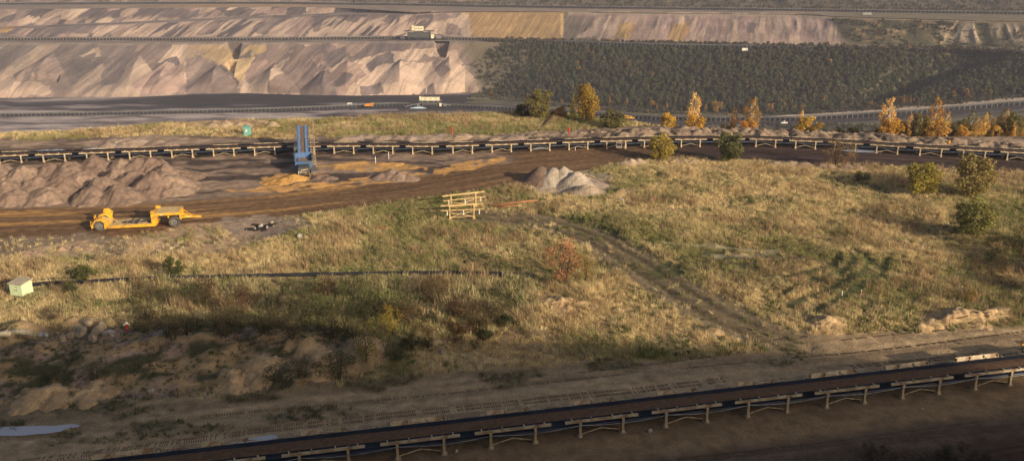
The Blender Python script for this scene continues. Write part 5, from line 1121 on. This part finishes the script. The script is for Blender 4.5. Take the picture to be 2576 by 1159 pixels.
def hydrant(px, py, h, lb, bluefoot):
    o = empty('hydrant', G(px, py), R(20), lb, 'hydrant', 'hydrants'); f = h/1.25
    MB().lathe([(.001, -.05), (.13*f, -.05), (.13*f, .30*f), (.001, .30*f)], 12).build('standpipe', BLUEP if bluefoot else REDP, o)
    MB().lathe([(.001, .30*f), (.17*f, .30*f), (.17*f, .42*f), (.12*f, .48*f), (.12*f, .92*f), (.16*f, .95*f), (.16*f, 1.02*f), (.001, 1.04*f)], 12).build('body', REDP, o)
    MB().lathe([(.001, 1.04*f), (.17*f, 1.04*f), (.15*f, 1.16*f), (.06*f, 1.25*f), (.001, 1.26*f)], 12).build('cap', WHITE if bluefoot else REDP, o)
    for s in (-1, 1): MB().tube([(s*.1*f, 0, .97*f), (s*.27*f, 0, .97*f)], .07*f, 8).build('outlet', WHITE if bluefoot else REDP, o)
    MB().tube([(0, -.1*f, .62*f), (0, -.2*f, .62*f)], .07*f, 8).build('valve', STEEL, o)
hydrant(322, 838, 1.3, 'red hydrant with white cap and blue foot on the eroded bank', True); hydrant(1137, 338, 1.5, 'rusty red hydrant behind the conveyor, before the grassy rim', False); hydrant(1431, 336, 1.3, 'bright red hydrant behind the conveyor near the leaning pole', False)
o = empty('hydrant', G(2386, 366), 0, 'orange-red hydrant below the orange trees on the right', 'hydrant', 'hydrants'); MB().lathe([(.001, -.1), (.16, -.1), (.14, .9), (.2, .95), (.16, 1.1), (.001, 1.15)], 10).build('body', ORANGE, o); MB().tube([(-.28, 0, .75), (.28, 0, .75)], .08, 6).build('outlet', ORANGE, o)
for px_, py_, h, lb in ((945, 411, 1.3, 'thin white marker post nearest the road, below the conveyor'), (978, 400, 1.3, 'thin white marker post nearest the conveyor'), (2262, 566, .7, 'short white post in the meadow below the yellow-green tree'), (1447, 378, .6, 'short white stub post beside the conveyor puddle'), (2118, 742, .5, 'tiny white peg in the lower meadow')):
    o = empty('marker_post', G(px_, py_), 0, lb, 'post', 'white marker posts'); MB().tube([(0, 0, -.1), (0, 0, h)], .055, 8).build('shaft', WHITE, o); MB().lathe([(.001, h), (.06, h), (.03, h+.05), (.001, h+.06)], 8).build('tip', WHITE, o)
o = empty('marker_post', G(2165, 742), 0, 'red and white banded peg in the lower right meadow', 'post', 'white marker posts')
for k in range(3): MB().tube([(0, 0, .02+k*.22), (0, 0, .24+k*.22)], .06, 8).build('band', (REDP if k == 1 else WHITE), o)
p0 = G(137, 727); o = empty('marker_post', p0, 0, 'short cream post between the pipe and the branch hose', 'post', 'white marker posts'); MB().tube([(0, 0, -.1), (0, 0, .45)], .07, 8).build('shaft', CREAM, o); MB().tube([(-.12, 0, .38), (.12, 0, .38)], .06, 8).build('tip', WHITE, o)
bb = G(1563, 372); o = empty('barrier', bb, R(2), 'red and white striped road barrier in front of the conveyor', 'barrier')
for zb, nm in ((.95, 'board'), (.1, 'foot_board')):
    b_ = MB().box((0, 0, zb), (2.1, .05, .32 if nm == 'board' else .1)).build(nm, WHITE, o)
    if nm == 'board':
        for k in range(5): MB().prism([(-.95+k*.42, .80), (-.75+k*.42, .80), (-.65+k*.42, 1.10), (-.85+k*.42, 1.10)], .07, off=0).build('stripe', REDP, b_).location = (0, 0, 0)
for s in (-1, 0, 1): MB().box((s*.95, 0, .5), (.07, .07, 1.0)).build('leg', WHITE, o); 
for s in (-1, 1): MB().box((s*.95, 0, .03), (.12, .7, .06)).build('foot', DARKST, o)
lp = G(1356, 331); tp = Vector((*[float(v) for v in W(1405, 288, 3.2)], 3.2)); 
o = empty('leaning_pole', lp, 0, 'dark slanting pole leaning up the grassy rim', 'pole'); e_ = G(1400, 291)+Vector((0, 0, .8))-lp; MB().tube([(0, 0, 0), e_*.5+Vector((0, 0, .1)), e_], [.2, .18, .15], 8).build('shaft', BARK, o, None, True); MB().tube([e_*.9, e_*.9+Vector((1.6, .3, .1))], .1, 6).build('crossarm', BARK, o); MB().tube([e_*.97, e_*.97+Vector((-.6, .3, .25))], .08, 6).build('peg', STEEL, o)
lb0 = G(2566, 904); o = empty('signal_lamp', lb0, 0, 'slim black post with an orange lamp at the right edge by the conveyor', 'lamp'); MB().tube([(0, 0, 0), (0, 0, 1.6)], .05, 8).build('post', DARKST, o); MB().lathe([(.001, 1.6), (.13, 1.6), (.16, 1.8), (.11, 1.92), (.001, 1.96)], 12).build('lamp_head', ORANGE, o); MB().box((-.1, -.05, 1.7), (.26, .18, .16)).build('bracket', YEL, o)

# ---------------------------------------------------------------- pipes, rocks, timber, litter
pp_ = [(30, 718), (70, 722), (130, 716), (200, 714), (300, 708), (420, 703), (600, 699), (800, 694), (1000, 691), (1150, 690), (1250, 692), (1345, 698)]
P_ = [G(a, b)+Vector((0, 0, .26)) for a, b in pp_]; o = MB().tube([p-P_[0] for p in P_], .22, 10).build('pipeline', RUBBER, None, P_[0], True); tag(o, 'long black pipe lying through the grass from the kiosk', 'pipe')
P_ = [G(a, b)+Vector((0, 0, .12)) for a, b in ((-30, 714), (20, 710), (80, 707), (140, 703), (200, 702), (225, 700))]; o = MB().tube([p-P_[0] for p in P_], .13, 8).build('hose', RUBBER, None, P_[0], True); tag(o, 'thin black hose behind the mint kiosk', 'hose')
def cpipe(px, py, ln, r, ang, lb, band=None):
    g = G(px, py); o = empty('concrete_pipe', g+Vector((0, 0, r)), R(ang), lb, 'pipe', 'concrete pipe sections'); MB().lathe([(r*.8, -ln/2), (r, -ln/2), (r, ln/2), (r*.8, ln/2), (r*.8, -ln/2)], 18, 'X').build('barrel', CONC, o, None, True)
    MB().lathe([(r*1.01, -ln/2), (r*1.12, -ln/2), (r*1.12, -ln/2+.2), (r*1.01, -ln/2+.2)], 18, 'X').build('collar', CONC, o)
    if band: MB().lathe([(r*1.005, ln/2-.35), (r*1.02, ln/2-.35), (r*1.02, ln/2-.1), (r*1.005, ln/2-.1)], 18, 'X').build('band', band, o)
cpipe(50, 842, 2.5, .30, -4, 'longest pale concrete pipe section by the rocks at left'); cpipe(103, 842, 1.2, .26, 3, 'short concrete pipe piece with a blue band', LBLUE); cpipe(8, 846, 1.4, .28, 5, 'pale pipe piece cut by the left picture edge')
import bmesh
def rock_mesh(seed):
    bm = bmesh.new(); bmesh.ops.create_icosphere(bm, subdivisions=2, radius=1); r = random.Random(seed); ax = [Vector((r.uniform(-1, 1), r.uniform(-1, 1), r.uniform(-1, 1))).normalized() for k in range(9)]; cut = [r.uniform(.55, .85) for k in range(9)]
    for v in bm.verts:
        for a, c in zip(ax, cut):
            d = v.co.dot(a)
            if d > c: v.co -= a*(d-c)*.9
        v.co *= r.uniform(.95, 1.05)
    me = bpy.data.meshes.new('rock'); bm.to_mesh(me); bm.free(); return me
RM = [rock_mesh(k) for k in range(6)]; RM2 = [m.copy() for m in RM]
for m in RM: m.materials.append(ROCK)
for m in RM2: m.materials.append(GREYROCK)
def rock(px, py, s, lb, k, grp, grey=False, f=(1, 1, .75)):
    g = G(px, py); o = link('rock', (RM2 if grey else RM)[k % 6], None, None, g+Vector((0, 0, s*.25))); o.scale = (s*f[0], s*f[1], s*f[2]); o.rotation_euler = (k, k*.7, k*1.9); return tag(o, lb, 'rock', grp)
for i, (a, b, s, lb, gr) in enumerate(((275, 842, .62, 'upright grey boulder at the right end of the rock pile', True), (222, 818, .75, 'flat pale sandstone slab topping the rock pile', False), (196, 824, .55, 'grey slab leaning in the rock pile', True), (245, 838, .8, 'tan boulder in the middle of the rock pile', False), (205, 843, .8, 'tan block at the front of the rock pile', False), (180, 850, .6, 'low tan rock at the left foot of the pile', False), (258, 826, .6, 'brown boulder behind the upright grey one', False), (160, 855, .45, 'small tan rock left of the pile', False), (235, 855, .55, 'small rock in front of the pile', False), (405, 845, .8, 'brown-grey boulder right of the hydrant', True))): rock(a, b, s, lb, i, 'rocks of the sandstone pile', gr, (1.2, 1, .8))
for i, (a, b, s, lb) in enumerate(((655, 571, .45, 'pale grey rock on the dark patch right of the trailer'), (640, 577, .28, 'small pale stone below the pale grey rock'), (684, 562, .3, 'small stone on the right of the dark patch'), (672, 572, .25, 'tiny stone between the two pale rocks'), (755, 598, .55, 'cream stone at the grass edge below the dark patch'), (792, 578, .22, 'tiny pale stone above the cream stone'), (1562, 497, .6, 'pale tan stone right of the sand pile'), (1580, 484, .4, 'small pale stone behind the tan stone'), (1110, 888, .35, 'white stone on the dark slope below the thicket'), (380, 985, .4, 'pale stone between the two left sand mounds'), (905, 610, .4, 'flat pale stone in the straw grass'), (940, 660, .2, 'tiny pebble in the meadow'), (1148, 1135, .2, 'small pale pebble under the near conveyor'), (2320, 1028, .13, 'white pebble in front of the near conveyor on the right'), (1635, 1085, .25, 'pale clod in front of the near conveyor'))): rock(a, b, s, lb, i+3, 'scattered pale stones', True)
def log(px, py, ln, r, ang, lb, mat=RUSTY, grp='rusty timbers'):
    g = G(px, py); q = random.Random(int(px)); o = MB().tube([(-ln/2, 0, 0), (-ln*.1, q.uniform(-.1, .1), .06), (ln/2, 0, 0)], [r, r*1.1, r*.8], 7).build('timber', mat, None, g+Vector((0, 0, r+.12)), True); o.rotation_euler = (0, R(q.uniform(-2, 2)), R(ang)); return tag(o, lb, 'timber', grp)
for a, b, l, r, an, lb in ((1298, 515, 7.6, .17, 16, 'longest rust-brown timber beside the trestle frames'), (1318, 511, 5.0, .14, 22, 'rust-brown timber lying on the far side of the longest one'), (1285, 522, 4.2, .13, 12, 'short rust-brown timber at the near side of the stack'), (1340, 508, 3.0, .09, 26, 'thin orange-brown pole at the right of the timber stack'), (1330, 528, 3.4, .07, 20, 'thin dark pole lying apart below the timbers')): log(a, b, l, r, an, lb)
for a, b, l, r, an, lb in ((960, 576, 2.2, .07, -20, 'thin rusty bar in the scrap in the grass'), (972, 577, 1.8, .08, 30, 'crossing rusty bar in the scrap in the grass'), (955, 573, 1.3, .09, 70, 'short bent rusty bar in the scrap')): log(a, b, l, r, an, lb, RUSTY, 'rusty scrap in the grass')
for i, (a, b, l, an, lb) in enumerate(((1280, 500, 2.6, 20, 'thin grey pole beyond the rusty timbers'), (1262, 503, 2.0, -8, 'short grey pole beyond the rusty timbers'), (1150, 540, 2.2, 30, 'pale stick on the grass left of the trestle frames'))): log(a, b, l, .06, an, lb, CONC, 'pale sticks')
# dark debris patch
heap('debris_heap', 'flat black debris patch right of the yellow trailer', [cpx(*q) for q in ((655, 566, .22, .8), (638, 571, .15, .6), (676, 563, .15, .7), (648, 562, .12, .6), (664, 572, .14, .6), (625, 574, .1, .5), (690, 560, .1, .5))], lambda x, y, h, w: np.zeros(x.shape+(3,))+C3(.035, .03, .027), .12, seed=30, rough=.4, warp=2.0)
# bare sand mounds on the banks
SANDC = [(.47, .32, .175), (.42, .285, .155), (.52, .36, .20)]
for k, (pl, h, lb) in enumerate((([(775, 912), (800, 905), (815, 918), (785, 925)], 1.1, 'round bare sand mound on the shaded bank'), ([(905, 885), (925, 880), (930, 900), (900, 905)], 1.2, 'tall bare sand mound right of the round one'), ([(640, 930), (665, 925), (655, 948)], .9, 'small bare sand mound left of the round one'), ([(580, 950), (590, 965)], .8, 'small steep sand mound on the eroded bank'), ([(95, 975), (120, 970), (135, 985), (80, 992)], 1.2, 'broad bare sand mound at lower left'), ([(205, 975), (235, 965), (262, 962), (215, 990)], .8, 'long low sand mound right of the broad one'), ([(1390, 766), (1410, 760), (1425, 768)], .8, 'golden sand mound in the meadow below the red-brown shrub'), ([(1785, 838), (1800, 838)], .5, 'small tan mound beside the end of the diagonal track'), ([(2065, 810), (2085, 803), (2105, 812)], .8, 'smooth golden sand mound above the near road'), ([(2320, 808), (2345, 800), (2375, 790), (2400, 788), (2425, 785), (2450, 788), (2465, 796)], .85, 'longest golden sand bank above the near road at right'), ([(2500, 788), (2520, 785)], .7, 'short sand mound at the right end of the golden bank'), ([(150, 612), (185, 606), (215, 610)], .55, 'low tan soil hump before the trailer'), ([(60, 632), (95, 628)], .4, 'low pinkish soil hump at left before the trailer'))):
    q = random.Random(60+k); cs_ = []
    for a, b in pl:
        h2 = h*.6; cs_.append(cpx(a, b+6, h2*q.uniform(.8, 1.1), h2*2.6)); cs_.append(cpx(a+q.uniform(-14, 14), b+q.uniform(6, 14), h2*.55, h2*2.0))
    heap('sand_mound', lb, cs_, heapcol(SANDC if k < 11 else [(.36, .25, .17), (.33, .23, .17)], 40+k), .15, seed=60+k, cat='mound', group='bare sand mounds', rough=.5, warp=1.3)
# puddles
def puddle(pts, lb, seed=1):
    r = random.Random(seed); q = [Vector((*[float(v) for v in W(a, b, 0)], 0)) for a, b in pts]; c = sum(q, Vector())/len(q); z = max(hgt(p.x, p.y) for p in q+[c])+.02; m = MB(); n = len(q); ring = []
    for i in range(n):
        for t in (0, .25, .5, .75): p = q[i].lerp(q[(i+1) % n], t)-c; ring.append(p*(1+r.uniform(-.08, .08)))
    m.v = [(0, 0, 0)]+[(p.x, p.y, 0) for p in ring]; k = len(ring); m.f = [(0, 1+i, 1+(i+1) % k) for i in range(k)]
    o = m.build('puddle', WATER, None, (c.x, c.y, z)); return tag(o, lb, 'puddle', kind='structure')
puddle([(-30, 1075), (60, 1072), (130, 1071), (190, 1066), (205, 1070), (170, 1080), (130, 1090), (60, 1096), (-30, 1098)], 'pale sky-reflecting puddle on the near dirt road'); puddle([(560, 1120), (640, 1100), (690, 1092), (700, 1100), (620, 1125)], 'long puddle beside the near conveyor')
for pts, lb in (([(90, 381), (120, 377), (160, 376), (165, 381), (130, 384), (95, 384)], 'white puddle behind the conveyor at far left'), ([(205, 377), (240, 371), (275, 373), (270, 379), (230, 381)], 'white puddle behind the conveyor above the spoil heap'), ([(450, 375), (500, 369), (545, 371), (530, 376), (470, 378)], 'puddle behind the conveyor left of the blue machine'), ([(1335, 374), (1350, 370), (1375, 370), (1380, 374), (1350, 377)], 'bright puddle under the conveyor right of the blue machine'), ([(2110, 378), (2160, 376), (2230, 382), (2200, 385), (2140, 383)], 'puddle under the conveyor near the bare brown shrub')): puddle(pts, lb)
# tyre treads pressed in the dirt
LUG = MB(); LUG.prism([(-.035, -.17), (.035, -.17), (.095, .17), (.02, .17)], .05, 'Z', .0); lug_v = np.array(LUG.v); lug_f = LUG.f
def treads(s0, a0, a1, sp, mirror=False, wob=.5, seed=0, dbl=False, keepp=.8):
    m = MB(); r = random.Random(seed); a = a0
    while a < a1:
        wv = s0+wob*(math.sin(a/17+seed)+.5*math.sin(a/7.3+seed*2))*.5; env_ = fbm(np.array([a/9.0]), np.array([seed*3.1]), 2, 3)[0]
        if r.random() < keepp and env_ > .34:
            for sgn in ((1, -1) if dbl else (1,)):
                x = NL[0][0]+ndx*a-ndy*(wv+sgn*.26*dbl); y = NL[0][1]+ndy*a+ndx*(wv+sgn*.26*dbl); z = hgt(x, y)+.008; n = len(m.v); f = (-1 if mirror else 1)*sgn
                for v in lug_v: m.v.append((x+ndx*v[0]-ndy*v[1]*f, y+ndy*v[0]+ndx*v[1]*f, z+v[2]))
                m.f += [tuple(n+i for i in q) for q in lug_f]
        a += sp*r.uniform(.85, 1.15)
    o = m.build('tyre_tread', TREADM, DIRT_ROAD); tag(o, kind='stuff')
TREADM = paint('churned_dark_soil', (.14, .09, .052), (.18, .12, .07), 1, .95, world_space=True)
for i, (s0, a0, a1, db_) in enumerate(((6.2, -45, 70, True), (9.3, -45, 70, False), (4.9, -20, 70, False), (11.0, 20, 70, False), (12.4, 30, 70, False), (-5.2, -15, 70, True), (-6.0, 5, 70, True), (-7.6, 10, 70, True), (-8.9, 20, 70, False))): treads(s0, a0, a1, .19 if db_ else .22, i % 2 == 1, .8, i+1, db_)

# ---------------------------------------------------------------- machines on the far benches
def far_pt(px, py, zf): z = float(zf(px)); x, y = W(px, py, z); return Vector((float(x), float(y), z))
def loader_machine(px, py, zf, label, sc, house_x, hw, dark, hh_=None):
    b = far_pt(px, py, zf); o = empty('transfer_station', b, 0, label, 'machine', 'transfer stations'); o.scale = (sc,)*3; dm = DARKST if dark else STEEL
    hh_ = hh_ or hw; hs = MB().box((house_x, 0, 11.5), (hh_, 4, 4.2)).build('machine_house', CREAM, o); 
    for k in range(3): MB().box((house_x-hh_*.3+k*hh_*.3, -2.05, 11.6), (1.0, .12, 1.2)).build('window', GLASS, hs)
    MB().box((house_x-hh_/2-1.6, 0, 12.0), (2.2, 3.2, 5.4)).build('stair_tower', CREAM, o)
    dkk = MB().box((house_x, 0, 9.1), (hw+6, 6, .5)).build('platform', dm, o)
    tw = MB()
    for x in (-hw*.45, -hw*.15, hw*.15, hw*.45):
        for y in (-2.4, 2.4): tw.bar((house_x+x, y, 0), (house_x+x, y, 9), .5)
    for i in range(3): x = house_x-hw*.45+i*hw*.3; tw.bar((x, -2.4, 0), (x+hw*.3, -2.4, 9), .35); tw.bar((x, -2.4, 9), (x+hw*.3, -2.4, 0), .35)
    tw.build('steel_tower', dm, o)
    MB().box((house_x, 0, 5.2), (hw*.95, 4.4, 5.0 if dark else 2.4)).build('transfer_chute', DARKST, o); MB().box((house_x+hw*.2, -3.0, 1.6), (hw*.8, 1.2, 2.2)).build('belt_drive', RUBBER, o)
    bm_ = MB(); bm_.bar((house_x-hw/2, -3, 6.5), (house_x-hw/2-22, -6, 2.0), 1.4, .9); bm_.build('feed_boom', dm, o); b2 = MB(); b2.bar((house_x+hw/2, -1, 6), (house_x+hw/2+20, -2, 1.8), 1.6, 1.0); b2.build('discharge_boom', dm, o)
    MB().tube([(house_x-hw/2+1, 0, 14), (house_x-hw/2+4.5, 0, 22)], .3, 6).build('mast', dm, o)
    for x in (-hw*.35, hw*.35): MB().box((house_x+x, 0, .7), (4.5, 7, 1.4)).build('crawler', RUBBER, o)
    for i, (x, z, w, h) in enumerate(((-hw*.55-3, 3.0, 4, 3), (hw*.55, 4, 3, 4), (hw*.8, 3.4, 4.5, 3.2))): MB().box((house_x+x, -2.8, z), (w, 2.2, h)).build('equipment_box', [dm, CREAM, STEEL][i], o)
    return o
loader_machine(1080, 270, lambda p: Zfloor(p)+.3, 'white-roofed loading machine on the dark pit floor', .82, 2, 24, False)
loader_machine(1050, 101, lambda p: Zb2(p)+.3, 'dark transfer machine with cream house on the middle bench', 1.25, 2, 25, True, 9)
def truck(name, px, py, zf, label, body, rz, L_, boom=False, cat='truck', sc=1.0):
    o = empty(name, far_pt(px, py, zf), R(rz), label, cat); o.scale = (sc,)*3
    b_ = MB(); b_.prism([(-L_/2, .6), (L_/2, .6), (L_/2, 1.3), (L_*.36, 1.55), (L_*.22, 2.3), (-L_*.1, 2.35), (-L_*.14, 1.5), (-L_/2, 1.5)] if not boom else [(-L_/2, .7), (L_/2, .7), (L_/2, 2.4), (L_*.22, 2.4), (L_*.22, 1.6), (-L_/2, 1.6)], 2.2); b_.build('body', body, o, bevel=.05)
    MB().prism([(L_*.33, 1.55), (L_*.21, 2.2), (L_*.02, 2.2), (L_*.02, 1.55)] if not boom else [(L_*.26, 1.6), (L_*.48, 1.6), (L_*.48, 2.2), (L_*.26, 2.2)], 2.24).build('window', GLASS, o)
    for x in (-L_*.32, L_*.32):
        for y in (-1.0, 1.0): w_ = MB().lathe([(.001, -.15), (.42, -.15), (.45, 0), (.42, .15), (.001, .15)], 14, 'Y', (0, 0, 0)).build('wheel', TYRE, o, (x, y, .45))
    for y in (-.8, .8): MB().box((L_/2+.02, y, 1.05), (.06, .3, .2)).build('headlight', WHITE, o)
    if boom: MB().bar((-L_*.3, 0, 1.9), (L_*.55, 0, 3.3), .7, .6).build('crane_boom', body, o); MB().box((-L_*.2, 0, 2.1), (1.6, 1.8, 1.0)).build('slewing_cab', body, o)
    return o
truck('van', 1972, 312, lambda p: Zfloor(p)+.1, 'small white van on the road below the orange birches', WHITE, 4, 5.0, False, 'van', 1.15)
truck('crane_truck', 1583, 300, lambda p: Zfloor(p)+.1, 'yellow crane truck on the dark road behind the grassy rim', YEL, 175, 8.0, True, 'truck', 1.15)
truck('crane_truck', 928, 268, lambda p: Zfloor(p)+2.4, 'orange machine standing on the pit-floor conveyor', ORANGE, 5, 8.5, True, 'machine', 1.15)
for i, (px_, py_, zf, w, lb) in enumerate(((880, 265, Zfloor, 5, 'tiny white container beside the pit-floor conveyor'), (487, 9, Zb3, 6, 'white container on the highest bench, left of its twin'), (515, 9, Zb3, 4, 'small white container on the highest bench'), (1873, 128, Zb2, 6, 'white container beside the scrub-hidden conveyor'), (2180, 38, Zb3, 11, 'grey container on the top bench above the pink fans'))):
    o = empty('container', far_pt(px_, py_, zf), 0, lb, 'container', 'containers on the benches'); MB().box((0, 0, 1.5), (w, 2.4, 2.6)).build('body', WHITE if 'white' in lb else STEEL, o); MB().box((w*.2, -1.22, 1.4), (1, .06, 2)).build('door', STEEL, o)
ft = far_pt(1052, 272, Zfloor); o = MB(); o.prism([(-9, 0), (-3, 1.2), (4, 1.4), (9, 0)], 5); tag(o.build('sheet_cover', paint('light_blue_sheet', (.55, .68, .80), (.45, .58, .7), .3, .6), None, ft), 'light blue sheet lying before the loading machine', 'sheet')
# ---------------------------------------------------------------- haze over the pit
hz = MB(); x0, x1, y0, y1, z0, z1 = -1750, 2200, -260, 3400, -148, 41
hz.box(((x0+x1)/2, (y0+y1)/2, (z0+z1)/2), (x1-x0, y1-y0, z1-z0))
m, n, b = mk('haze_air'); n.nodes.remove(b); pv = n.nodes.new('ShaderNodeVolumePrincipled')
pv.inputs['Color'].default_value = (.78, .80, 1.0, 1); pv.inputs['Density'].default_value = .00011; pv.inputs['Anisotropy'].default_value = .0
n.links.new(pv.outputs[0], n.nodes['Material Output'].inputs['Volume'])
o = hz.build('haze', m); tag(o, 'thin pale autumn haze filling the pit', 'haze', kind='stuff')
